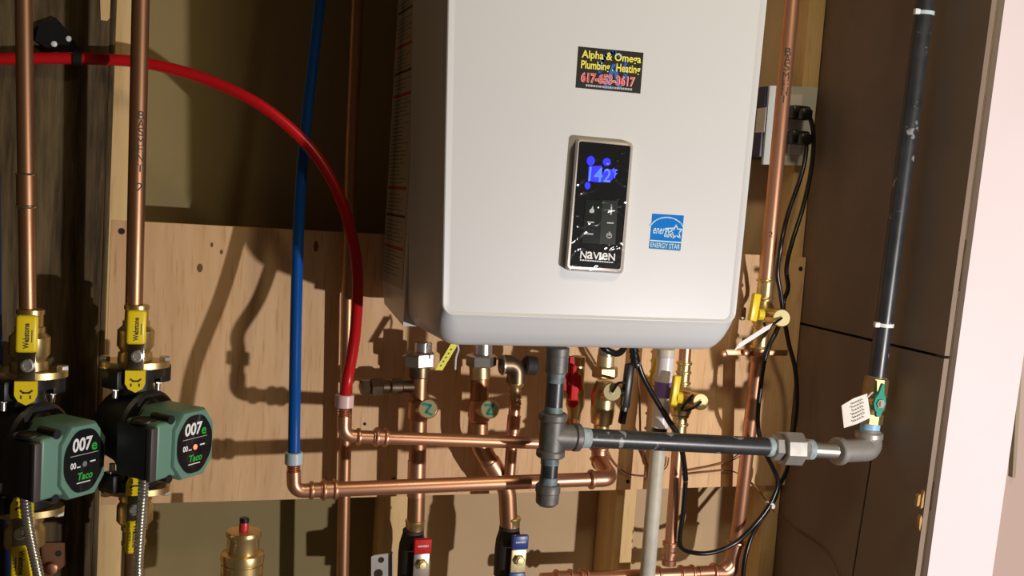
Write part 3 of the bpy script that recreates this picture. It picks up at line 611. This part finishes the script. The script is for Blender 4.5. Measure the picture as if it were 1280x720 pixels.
# ================================================================== CONDENSATE PIPE
YC = -.07
T = thing('condensate_pipe', 'white plastic condensate pipe with purple primer ring', 'pipe', P(808,726,YC))
cA, cB = P(833,433,YC), P(808.5,728,YC); cB = cB+(cB-cA)*.5
def cpn(py): return on(cA, cB, py)
MB().cyl(cpn(436), cpn(446), .0155, 22, .001).obj('port', 'pvcold', T); MB().cyl(cpn(445), cpn(480), .0140, 22).obj('upper_pipe', 'pvcwhite', T)
MB().cyl(cpn(477), cpn(496), .0143, 22).obj('primer_band', 'primer', T); MB().cyl(cpn(495), cpn(534), .0138, 22).obj('middle_pipe', 'pvcwhite', T)
MB().cyl(cpn(533), cpn(542), .0130, 22).obj('rubber_sleeve', 'rubber', T); MB().cyl(cpn(541), cB, .0128, 22).obj('lower_pipe', 'pvcold', T)
# ================================================================== SMALL RIGHT-HAND LINE
def drain_line(name, label, A, B, r, fit, hx, hy, hY, segs):
    pass
YS = -.06
T = thing('copper_pipe', 'slim copper pipe with brass press fittings right of the white condensate pipe', 'pipe', P(836,715,YS))
sA, sB = P(857,432,YS), P(836,706,YS)
def sp(py): return on(sA, sB, py)
MB().cyl(sp(432), sp(458), .0100).obj('upper_pipe', 'copper', T)
b = MB(); sleeve(b, sp(482), sp(450), .0098); bead(b, sp(465), (sA-sB).normalized(), .0105); b.obj('press_fitting', 'brass', T)
b = MB(); sleeve(b, sp(552), sp(516), .0110); bead(b, sp(530), (sA-sB).normalized(), .0120); b.obj('press_fitting', 'brass', T)
MB().cyl(sp(545), sp(692), .0100).obj('lower_pipe', 'copper', T)
b = MB(); b.lathe(sp(716), sA-sB, [(0,.012),(.010,.013),(.011,.0105),(.018,.0105),(.019,.0135),(.024,.0135),(.026,.011),(.033,.0115),(.034,.0135),(.040,.0135),(.041,.0105)], 20); b.obj('lower_fitting', 'copper', T)
MB().cyl(sp(692), sp(687), .0112).obj('solder_ring', 'solder', T)
T = thing('drain_valve', 'brass drain valve with yellow lever beside the white condensate pipe', 'valve', sp(515))
MB().lathe(sp(520), sA-sB, [(0,.011),(.004,.0165),(.016,.0195),(.030,.0175),(.038,.0115)], 20).obj('body', 'brass', T)
b = MB(); b.box(P(843.5,489,YS-.045), (.0125,.010,.052), .0025, Matrix.Rotation(.07,3,'Y')); b.lathe(P(849,497,YS-.045), V((1,-.3,0)), [(-.006,.004),(-.004,.0095),(.004,.0095),(.006,.006)], 14); b.obj('lever', 'yellow', T)
MB().cyl(P(848,497,YS-.045), P(850,500,YS), .006, 12).obj('stem', 'brass', T)
MB().tube(L3([(820,448,-.04),(812,477,-.04),(813,481,-.04),(821,483,-.04)]), .0028, 8).obj('rear_lever', 'yellow', T)
disc_cap(T, 'pale cap with black strap', 876,502,YS-.05, 10.5, CAM-P(876,502,YS)+V((.5,0,0)), strap=[(868,509,YS-.055),(858,513,YS-.05),(852,512,YS-.03),(860,500,YS-.035),(866,494,YS-.045)], neck=P(852,498,YS), neckr=.95)
# ================================================================== RIGHT-HAND COPPER RISER
YR = -.07
rT, rM = P(991,-8,YR), P(957,352,YR); rT = rT+(rT-rM)*.6
T = thing('copper_riser', 'long copper riser lettered by hand between boiler and side wall', 'pipe', rM)
MB().cyl(rT, rM, .0122, 24).obj('pipe', 'copper', T)
pipe_letters(T, 'handwriting', [on(rT,rM,y) for y in (66,75,84,96,106,115,124)], .0122, 'BASMENT', .0100, .12)
pipe_letters(T, 'handwriting', [on(rT,rM,293)], .0122, '2', .007, .12)
T = thing('drain_valve', 'brass drain valve with yellow lever on the hand-lettered copper riser', 'valve', P(953,430,YR))
dA, dB = P(958,345,YR), P(949,441,YR)
def dp(py): return on(dA, dB, py)
b = MB(); sleeve(b, dp(376), dp(347), .0118); b.obj('upper_press_fitting', 'brass', T)
MB().lathe(dp(408), dA-dB, [(0,.012),(.006,.017),(.018,.020),(.032,.018),(.044,.013)], 20).obj('body', 'brass', T)
b = MB(); sleeve(b, dp(438), dp(406), .0120); b.obj('lower_press_fitting', 'brass', T)
b = MB(); b.box(P(943,384,YR-.045), (.0140,.010,.046), .0025, Matrix.Rotation(.10,3,'Y')); b.lathe(P(951,393,YR-.045), V((1,-.3,0)), [(-.006,.004),(-.004,.0095),(.004,.0095),(.006,.006)], 14); b.obj('lever', 'yellow', T)
MB().cyl(P(949,392,YR-.045), P(954,392,YR), .006, 12).obj('stem', 'brass', T)
MB().box(P(928,392,YR-.02), (.010,.010,.022), .003).obj('test_plug', 'bronze', T)
disc_cap(T, 'pale cap with black strap', 977,397.5,YR-.05, 11.5, CAM-P(977,397,YR)+V((.42,0,0)), strap=[(968,404,YR-.055),(958,410,YR-.05),(955,404,YR-.04)], neck=P(957,395,YR), neckr=.95)
T = thing('paper_strip', 'narrow white strip tied below the riser drain valve', 'tag', P(935,425,YR-.06))
MB().pxprism([(917.5,438.5),(924,429),(955,409),(966,404),(962,411),(926,434)], YR-.06, .0008).obj('strip', 'tiewhite', T)
# lower copper run and clamp
T = thing('copper_pipe', 'stout copper pipe dropping below the riser drain valve', 'pipe', P(918,700,YR))
YM = -.03
lp = fillet(L3([(949,436,YR),(922,668,YM),(912,714,YM),(872,716,YM)]), .03)
MB().tube(lp, .0118, 20).obj('pipe', 'copper', T)
b = MB(); b.tube(fillet(L3([(921,676,YM),(914,716,YM),(890,715.5,YM)]), .022), .0140, 20); bead(b, P(892,715.5,YM), V((1,0,0)), .0135, .007); bead(b, P(920.5,678,YM), V((0,0,1)), .0135, .007); b.obj('elbow', 'copper', T)
T = thing('pipe_strap', 'copper pipe strap holding the stout copper pipe to the plywood', 'strap', P(930,440,-.01))
b = MB(); c = P(947,445,YR); b.cyl(c, c-V((.0008,0,.010)), .0128, 20); b.box(P(927,440.5,YR+.004), (.062,.003,.011), .001); b.box(P(973,441,YR+.004), (.036,.003,.010), .001); b.obj('band', 'copperold', T)
for x, y in ((905,442),(932,441)): MB().lathe(P(x,y,YR-.002), V((0,-1,0)), [(0,.0055),(.004,.005),(.005,.003)], 14).obj('screw', 'copper', T)
# bottom manifold
T = thing('copper_manifold', 'horizontal copper manifold pipe along the bottom of the wall', 'pipe', P(790,720,YM))
b = MB(); b.cyl(P(676,724,YM), P(896,715.5,YM), .0105); b.obj('pipe', 'copper', T)
for x0, x1 in ((692,716),(722,736),(812,826),(848,868)):
    b = MB(); sleeve(b, P(x0,724-(x0-676)*.0386,YM), P(x1,724-(x1-676)*.0386,YM), .0112); b.obj('press_fitting', 'copper', T)
T = thing('fixing_screw', 'pale screw standing over the copper manifold', 'screw', P(772,716,-.02)); MB().lathe(P(772,722,-.02), V((0,0,1)), [(0,.003),(.008,.003),(.009,.006),(.012,.005),(.013,.002)], 12).obj('screw', 'tiewhite', T)
# ================================================================== PUMPS
def build_pump():
    T = thing('circulator_pump', '', 'pump')
    b = MB()
    for s_ in (1,-1):
        pts = []
        for k in range(24):
            a = 2*math.pi*k/24; pts.append(V((.041*math.cos(a)*(1 if abs(math.cos(a))>.2 else 1), .027*math.sin(a), s_*.0775)))
        b.prism(pts, (0,0,-s_*.013))
        b.lathe(V((0,0,s_*.066)), V((0,0,-s_)), [(0,.021),(.012,.020),(.034,.030),(.05,.036)], 22)
        for sx_ in (1,-1): b.box((sx_*.036,0,s_*.066), (.020,.028,.024), .003)
    b.lathe(V((0,.034,0)), V((0,-1,0)), [(0,.030),(.006,.044),(.030,.050),(.056,.050),(.060,.046)], 32)
    b.obj('volute', 'pumpblack', T)
    # motor and terminal housing, local front is -Y
    z0, z1, x0, x1, yf, yk = -.044, .026, -.064, .034, -.093, -.040
    MB().box((x0+.0035,(yf+yk)/2+.006,(z0+z1)/2-.002), (.008,yk-yf-.004,z1-z0-.006), .002).obj('side_cover', 'pumpblack', T)
    MB().box((x0+.0045,yf+.0045,(z0+z1)/2-.002), (.0105,.0085,z1-z0-.004), .002).obj('corner_strip', 'pumpedge', T)
    MB().box(((x0+.008+x1)/2,(yf+yk)/2,(z0+z1)/2), (x1-x0-.008,yk-yf,z1-z0), .004, seg=3).obj('motor_shell', 'pumpgreen', T)
    def octa(x0, x1, z0, z1, c, y): return [V(q) for q in ((x0+c,y,z0),(x1-c,y,z0),(x1,y,z0+c*1.3),(x1,y,z1-c*1.3),(x1-c,y,z1),(x0+c,y,z1),(x0,y,z1-c*1.3),(x0,y,z0+c*1.3))]
    o1 = octa(-.030,.035,-.0485,.0330,.014,-.097); o2 = octa(-.032,.037,-.0505,.0350,.015,-.093); o3 = octa(-.032,.037,-.0505,.0350,.015,-.034)
    b = MB(); b.add(o1+o2+o3, [(i*8+j,i*8+(j+1)%8,(i+1)*8+(j+1)%8,(i+1)*8+j) for i in (0,1) for j in range(8)]+[tuple(range(8)),tuple(range(16,24))]); b.obj('control_box', 'pumpgreen', T)
    def rounded(pts, k=4, f=.35):
        out = []
        for i in range(len(pts)):
            a, m_, c = pts[i-1], pts[i], pts[(i+1)%len(pts)]; p0 = m_.lerp(a, f); p1 = m_.lerp(c, f)
            for j in range(k+1): t = j/k; out.append(p0*(1-t)**2+m_*2*t*(1-t)+p1*t*t)
        return out
    b = MB(); b.prism(rounded(octa(-.0270,.0330,-.0440,.0290,.017,-.0982)), (0,.003,0)); b.obj('face_plate', 'blackgloss', T)
    fp = lambda u, v: V((-.0270+.060*u, -.0986, -.0440+.073*v))
    b = MB(); text(b, '007', fp, (.19,.66,.68,.88), .03, shear=.04); b.obj('model_number', 'inkwhite', T)
    b = MB(); text(b, '00', fp, (.15,.40,.29,.50), .03); b.obj('small_number', 'inkwhite', T)
    for q in ((.31,.405,.40,.425),(.64,.455,.78,.478),(.32,.15,.66,.166)): rect_uv(MB(), fp, *q).obj('white_line', 'inkwhite', T)
    b = MB(); text(b, 'e', fp, (.67,.64,.81,.76), .02); b.obj('green_letter', 'inkgreen', T)
    b = MB(); text(b, 'Taco', fp, (.33,.20,.72,.32), .03, shear=.06); b.obj('green_logo', 'inkgreen', T)
    b = MB(); rect_uv(b, fp, .14,.600,.84,.610); b.obj('divider_line', 'inkgrey', T)
    b = MB(); b.prism([fp(.51+.055*math.cos(a), .445+.045*math.sin(a)) for a in [k*math.pi/8 for k in range(16)]], (0,.0004,0)); b.obj('indicator_light', 'ledoff', T)
    b = MB(); b.lathe(V((-.048,-.064,z1-.002)), V((0,0,1)), [(0,.0155),(.0030,.0155),(.0035,.0145)], 24); b.obj('vent_plug', 'pumpblack', T)
    for zz in (.0280, -.0455): MB().lathe(V((-.034,-.0935,zz)), V((0,1,0)), [(0,.0055),(.03,.0055)], 16).obj('side_recess', 'pumpblack', T)
    for s_ in (1,-1):
        for sx_ in (1,-1): b = MB(); b.cyl((sx_*.036,0,s_*.0545), (sx_*.036,0,s_*.052), .0062, 6); b.cyl((sx_*.036,0,s_*.0525), (sx_*.036,0,s_*.042), .0036, 10); b.obj('flange_bolt', 'nickel', T)
    return T
def build_valve():
    T = thing('flange_valve', '', 'valve')
    b = MB(); b.prism([V((.0425*math.cos(a), .029*math.sin(a), .0005)) for a in [k*2*math.pi/36 for k in range(36)]], (0,0,.0075)); b.obj('flange', 'brass', T)
    MB().lathe(V((0,0,.007)), V((0,0,1)), [(0,.0215),(.012,.0205),(.013,.018),(.020,.0225),(.040,.0225),(.046,.0165),(.052,.0165),(.053,.0145),(.066,.0142),(.0665,.0155),(.072,.0155),(.073,.0125)], 12).obj('body', 'brass', T)
    for s_ in (1,-1): MB().lathe(V((s_*.036,0,.0075)), V((0,0,1)), [(0,.0072),(.005,.0072),(.0062,.0060)], 6).obj('bolt_head', 'nickel', T)
    MB().box((-.0015,-.0385,.0560), (.0235,.009,.0430), .004, seg=3).obj('lever_grip', 'yellow', T)
    MB().box((-.0005,-.0375,.0195), (.0190,.006,.0335), .001).obj('lever_plate', 'chromedark', T)
    MB().lathe(V((.0005,-.040,.0200)), V((0,-1,0)), [(0,.0078),(.004,.0072),(.0045,.0050),(.003,.0040)], 18).obj('lever_nut', 'nickel', T)
    MB().cyl((0,-.036,.020), (0,-.015,.022), .008, 14).obj('stem', 'brass', T)
    pts = [(-.0125,.002),(.0115,.002),(.0115,-.014),(.0085,-.021),(0,-.0255),(-.0085,-.021),(-.0125,-.014)]
    MB().prism([V((x,-.0425,z)) for x, z in pts], (0,.008,0)).obj('lever_tip', 'yellow', T)
    b = MB(); text(b, 'Webstone', lambda u, v: V((-.0050+.0065*(1-v), -.0432, .0395+.029*u)), bold=.03); b.obj('lever_lettering', 'labelink', T); b = MB()
    stroke(b, lambda u, v: V((u,-.0428,v)), [(-.006,-.0085),(-.003,-.011),(.003,-.011),(.006,-.0085)], .0022)
    rect_uv(b, lambda u, v: V((-.0062+.0018*u,-.0428,-.018+.004*v)), 0,0,1,1); rect_uv(b, lambda u, v: V((.0034+.0018*u,-.0428,-.018+.004*v)), 0,0,1,1)
    b.obj('warning_mark', 'labelink', T); rect_uv(MB(), lambda u, v: V((.0038+.0009*u,-.0432,.047+.014*v)), 0,0,1,1).obj('print_line', 'labelink', T)
    return T
pump = build_pump(); valve = build_valve()
c1t, c1b = P(36,470.5,YP), P(32,632,YP); c2t, c2b = P(168.5,458,YP), P(170,606,YP)
def place_pair(first, ct, cb, lp_, lv1, lv2, yaw):
    pm = pump if first else ctree(pump); k = ((ct-cb).length)/.155
    pm.location = (ct+cb)/2; pm.rotation_euler.z = yaw; pm.scale = (k*(1 if first else .93),k*(1 if first else .93),k); tag(pm, lp_, 'pump', 'circulator pumps')
    v1 = valve if first else ctree(valve); v1.location = ct; v1.rotation_euler.z = .05; v1.scale = (k,k,k); tag(v1, lv1, 'valve', 'yellow-levered flange valves')
    v2 = ctree(valve); v2.location = cb; v2.rotation_euler = (0, math.pi, .0); v2.scale = (k,k,k); tag(v2, lv2, 'valve', 'yellow-levered flange valves')
    return pm
p2 = place_pair(True, c2t, c2b, 'green circulator pump with red indicator lit in front of the plywood', 'brass flange valve with yellow lever on top of the pump by the plywood', 'brass flange valve with yellow lever under the pump by the plywood', math.radians(45))
for o in p2.children: 
    if o.name.startswith('indicator_light'): led2 = o
p1 = place_pair(False, c1t, c1b, 'green circulator pump with unlit indicator in front of the dark timber post', 'brass flange valve with yellow lever on top of the pump by the timber post', 'brass flange valve with yellow lever under the pump by the timber post', math.radians(45))
led2.data = led2.data.copy(); led2.data.materials[0] = MT['ledred']
# pipe stubs under the lower valves
T = thing('copper_pipe', 'copper stub below the valve under the pump by the plywood', 'pipe', c2b-V((0,0,.16))); MB().cyl(c2b-V((0,0,.078)), c2b-V((-.002,0,.36)), .0115).obj('pipe', 'copperold', T)
T = thing('copper_pipe', 'copper stub below the valve under the pump by the timber post', 'pipe', c1b-V((0,0,.16))); MB().cyl(c1b-V((0,0,.082)), c1b-V((-.002,0,.36)), .0115).obj('pipe', 'copperold', T)
# ================================================================== FLEX CONDUITS
def conduit(label, pts, con):
    pts = smooth(L3(pts), 30); T = thing('flexible_conduit', label, 'conduit', pts[-1], 'flexible conduits'); L_ = 0; rs = []; out = []
    acc = [0]
    for a, c in zip(pts, pts[1:]): acc.append(acc[-1]+(c-a).length)
    tot = acc[-1]; n = int(tot/.0011); j = 0
    for i in range(n+1):
        s_ = tot*i/n
        while j < len(acc)-2 and acc[j+1] < s_: j += 1
        t = (s_-acc[j])/(acc[j+1]-acc[j]); out.append(pts[j].lerp(pts[j+1], t)); rs.append((.0056,.0066,.0070,.0066)[i%4])
    MB().tube(out, rs, 12).obj('armour', 'steelflex', T)
    d = (out[0]-out[3]).normalized(); MB().cyl(out[0]+d*.010, out[0]-d*.004, .0085, 16, .001).obj('connector', 'nickel', T)
    MB().box(out[0]+V((.003,-.002,.004)), (.030,.006,.005), .0015, Matrix.Rotation(-.25,3,'Y')).obj('clamp', 'nickel', T)
conduit('flexible metal conduit hanging from the pump by the timber post', [(31,612,-.20),(33,640,-.20),(38,672,-.20),(44,700,-.20),(50,728,-.20),(62,790,-.19),(68,870,-.17)], None)
conduit('flexible metal conduit hanging from the pump by the plywood', [(180,589,-.20),(178.5,620,-.20),(175.5,660,-.20),(173,700,-.20),(173,730,-.20),(176,800,-.19),(180,880,-.17)], None)
# ================================================================== LEFT POST ITEMS
T = thing('pipe_clamp', 'black clamp screwed to the timber post around the red tubing', 'clamp', P(97,73,-.055))
c = P(97,73,-.055); MB().lathe(c-V((.005,0,0)), V((1,0,0)), [(0,.0082),(0,.0108),(.011,.0108),(.011,.0082)], 24).obj('band', 'blackplastic', T)
MB().pxprism([(48,30),(70,22),(86,40),(100,62),(92,68),(60,62),(44,50)], -.038, .006).obj('plate', 'blackplastic', T)
for x, y in ((67.5,55),(86,48.5)): MB().lathe(P(x,y,-.038), V((0,-1,0)), [(0,.0042),(.002,.0036),(.003,.0015)], 12).obj('screw', 'tiewhite', T)
tag(MB().tube(smooth(L3([(-14,-200,-.075),(-12,30,-.076),(-11,140,-.072),(-9,250,-.055),(-7,400,-.045),(-3,500,-.045),(6,580,-.045),(12,650,-.045),(14,735,-.045),(15,900,-.045)])), .0095).obj('blue_tubing', 'pexnavy'), 'dark blue tubing running down behind the pump by the timber post', 'tubing')
T = thing('copper_bracket', 'reddish copper bracket fixed low on the timber post', 'bracket', P(66,718,-.035))
MB().pxprism([(51,679),(81,678.5),(82,706),(75,712),(52,712)], -.036, .004).obj('plate', 'copperold', T)
for x, y, r in ((64,711,9),(19,713,7)): MB().lathe(P(x,y,-.041), V((0,-1,0)), [(0,r*.00098),(.004,r*.0009),(.005,r*.0006)], 18).obj('boss', 'copper', T)
MB().lathe(P(73,692,-.0365), V((0,1,0)), [(0,.0045),(.001,.0045)], 14).obj('screw_hole', 'hole', T)
MB().pxprism([(12,708),(66,706),(66,722),(12,724)], -.037, .004).obj('crossbar', 'copperold', T)
# ================================================================== AIR VENT, BRACKET
YA = -.12
c = P(302,722,YA); T = thing('air_vent', 'brass automatic air vent with red cap below the plywood', 'air vent', c); s_ = mpp(c)
def av(rows): return [((722-y)*s_, r*s_) for y, r in rows]
MB().lathe(c, V((0,0,1)), av([(800,9),(779,9),(778,14),(762,14),(760,25),(750,26),(716,26),(715.5,24.5),(714,24.5),(713.5,26),(703,26),(702.5,24.5),(701,24.5),(700.5,26.5),(694,26.8),(690,26),(688.5,22)]), 36).obj('body', 'brass', T)
MB().lathe(c, V((0,0,1)), av([(690,19.5),(687,19.8),(671,19.8),(668,21.5),(665,21.5),(662,20.5),(661,12)]), 36).obj('bonnet', 'brass', T)
MB().lathe(c, V((0,0,1)), av([(662,6),(655,6.2),(651,5.5)]), 16).obj('cap', 'redcap', T); MB().lathe(c, V((0,0,1)), av([(651,5.8),(646,5.8),(645,5)]), 16).obj('cap_top', 'blackplastic', T)
T = thing('steel_bracket', 'galvanized steel bracket with holes below the boiler', 'bracket', P(478,724,-.05))
MB().pxprism([(464,696),(468,694),(491,691),(491,725),(464,725)], -.05, .002).obj('plate', 'galv', T); MB().pxprism([(490.2,692),(491.5,691.5),(491.5,725),(490.2,725)], -.058, .010).obj('flange', 'galv', T)
for x, y, r in ((476.5,700,4),(473,717,6)): MB().lathe(P(x,y,-.0505), V((0,1,0)), [(0,r*.00118),(.0006,r*.00118)], 14).obj('hole', 'hole', T)
# ================================================================== OUTLET
YO = -.006
T = thing('wall_outlet', 'white wall outlet plate with dark blue junction box', 'outlet', P(988,205,YO))
MB().prism([P(*q, YO) for q in ((962.5,107),(1022.5,109.5),(1010.5,207),(954,205.5))], (0,.006,0)).obj('cover_plate', 'outletwhite', T)
b0 = P(964,112,.0); b1 = P(1008,198,.0); MB().box(((b0.x+b1.x)/2-.012,.0435,(b0.z+b1.z)/2), (b1.x-b0.x,.086,b0.z-b1.z+.01), .003).obj('junction_box', 'navybox', T)
bl0 = PX(953,150,(b0.x+b1.x)/2-.012-(b1.x-b0.x)/2-.0006); MB().box(bl0+V((0,0.005,0)), (.0012,.028,.042)).obj('box_label', 'outletwhite', T)
for y in (133,178): 
    q = [P(*z, YO-.002) for z in ((989,y-15),(1003,y-14.5),(1000,y+15),(986,y+14.5))]; MB().prism(q, (0,.003,0)).obj('receptacle', 'outletbright', T)
def plug(label, x, y):
    T = thing('power_plug', label, 'plug', P(x,y,YO-.02)); 
    MB().box(P(x,y,YO-.017), (.036,.026,.024), .005).obj('body', 'rubber', T); MB().box(P(x+8,y+2,YO-.036), (.022,.020,.020), .005).obj('strain_relief', 'rubber', T); return T
plug('black power plug in the upper receptacle of the outlet', 998, 141); plug('black power plug in the lower receptacle of the outlet', 997, 172)
def cable(name, label, pts, r, m='rubber', grp=None, X=None):
    return tag(MB().tube(smooth([P(*q) for q in pts] if X is None else [PX(x,y,X) for x, y in pts]), r, 10).obj(name, m), label, 'cable', grp)
cable('power_cable', 'black power cord looping down from the upper outlet plug', [(1006,140,-.042),(1013,149,-.042),(1017,172,-.04),(1014,212,-.04),(1004,258,-.045),(990,303,-.055),(983,335,-.06),(985,360,-.06),(979,383,-.06),(985,425,-.05),(994,462,-.045),(996,505,-.045),(991,545,-.05),(984,585,-.055),(974,607,-.055),(967,626,-.045),(951,650,-.048),(938,674,-.056),(931,700,-.060),(928,728,-.060)], .0040)
cable('power_cable', 'black power cord dropping straight from the lower outlet plug', [(1005,176,-.042),(1008,186,-.042),(1002,218,-.05),(986,264,-.07),(977,302,-.09),(972,340,-.082),(976,368,-.082),(978,392,-.086),(970,415,-.100),(958,440,-.105),(951,480,-.105),(947,530,-.10),(955,562,-.09),(966,585,-.07),(972,604,-.065),(962,631,-.065),(944,655,-.065),(920,678,-.06),(893,690,-.06),(868,691,-.06),(850,681,-.075),(854,640,-.085),(857,602,-.09)], .0040)
cable('control_cable', 'black control cable hanging from the boiler past the white pipe', [(792,430,-.13),(797,452,-.13),(805,474,-.13),(820,500,-.125),(836,526,-.12),(849,548,-.115),(855,580,-.10),(857,600,-.092)], .0046)
T = thing('cable_gland', 'black cable gland under the boiler', 'gland', P(793,450,-.13)); b = MB(); barb(b, P(794.5,459,-.13), P(791.5,430,-.13), .0075); b.obj('gland', 'blackplastic', T); MB().lathe(P(796,459,-.131), V((-.1,0,1)), [(0,.005),(.008,.0065)], 12).obj('nut', 'nickel', T)
cable('sensor_lead', 'thin dark lead hanging straight down the plywood', [(796,455,-.12),(799,490,-.08),(800,525,-.04),(801,548,-.02),(807,575,-.006),(816,598,-.005)], .0018, 'wirebrown')
cable('junction_lead', 'black cable bundle curling under the boiler beside the brass valve', [(750,430,-.19),(758,437,-.195),(770,442,-.19),(778,438,-.185),(781,430,-.18)], .0050)
cable('thermostat_wire', 'thin brown wire drooping across the plywood behind the white pipe', [(757,558,-.006),(768,578,-.005),(785,592,-.005),(812,595,-.005),(832,585,-.005),(836,572,-.006)], .0012, 'wirebrown')
cable('thermostat_wire', 'thin brown wire crossing the plywood just under the gas pipe', [(848,590,-.005),(872,586,-.005),(900,580,-.005),(922,572,-.006),(938,560,-.008)], .0012, 'wirebrown')
cable('thermostat_wire', 'thin brown wire sagging to the cable bundle by the side wall', [(850,594,-.005),(885,590,-.005),(915,589,-.005),(940,604,-.006),(958,626,-.02),(968,640,-.04)], .0012, 'wirebrown')
cable('thermostat_wire', 'thin brown wire curling down the brown side wall', [(968,638),(985,655),(1003,668),(1024,682),(1038,700),(1049,728)], .0011, 'wirebrown', X=XW-.003)
T = thing('cable_tie', 'white cable tie around the cable bundle by the side wall', 'cable tie', P(962,631,-.063)); d = (P(966,625,-.06)-P(958,638,-.066)).normalized(); MB().lathe(P(962.5,631,-.061)-d*.002, d, [(0,.0078),(0,.0092),(.004,.0092),(.004,.0078)], 18).obj('strap', 'tiewhite', T)
MB().box(P(966,634,-.072), (.006,.004,.005), .001).obj('head', 'tiewhite', T)
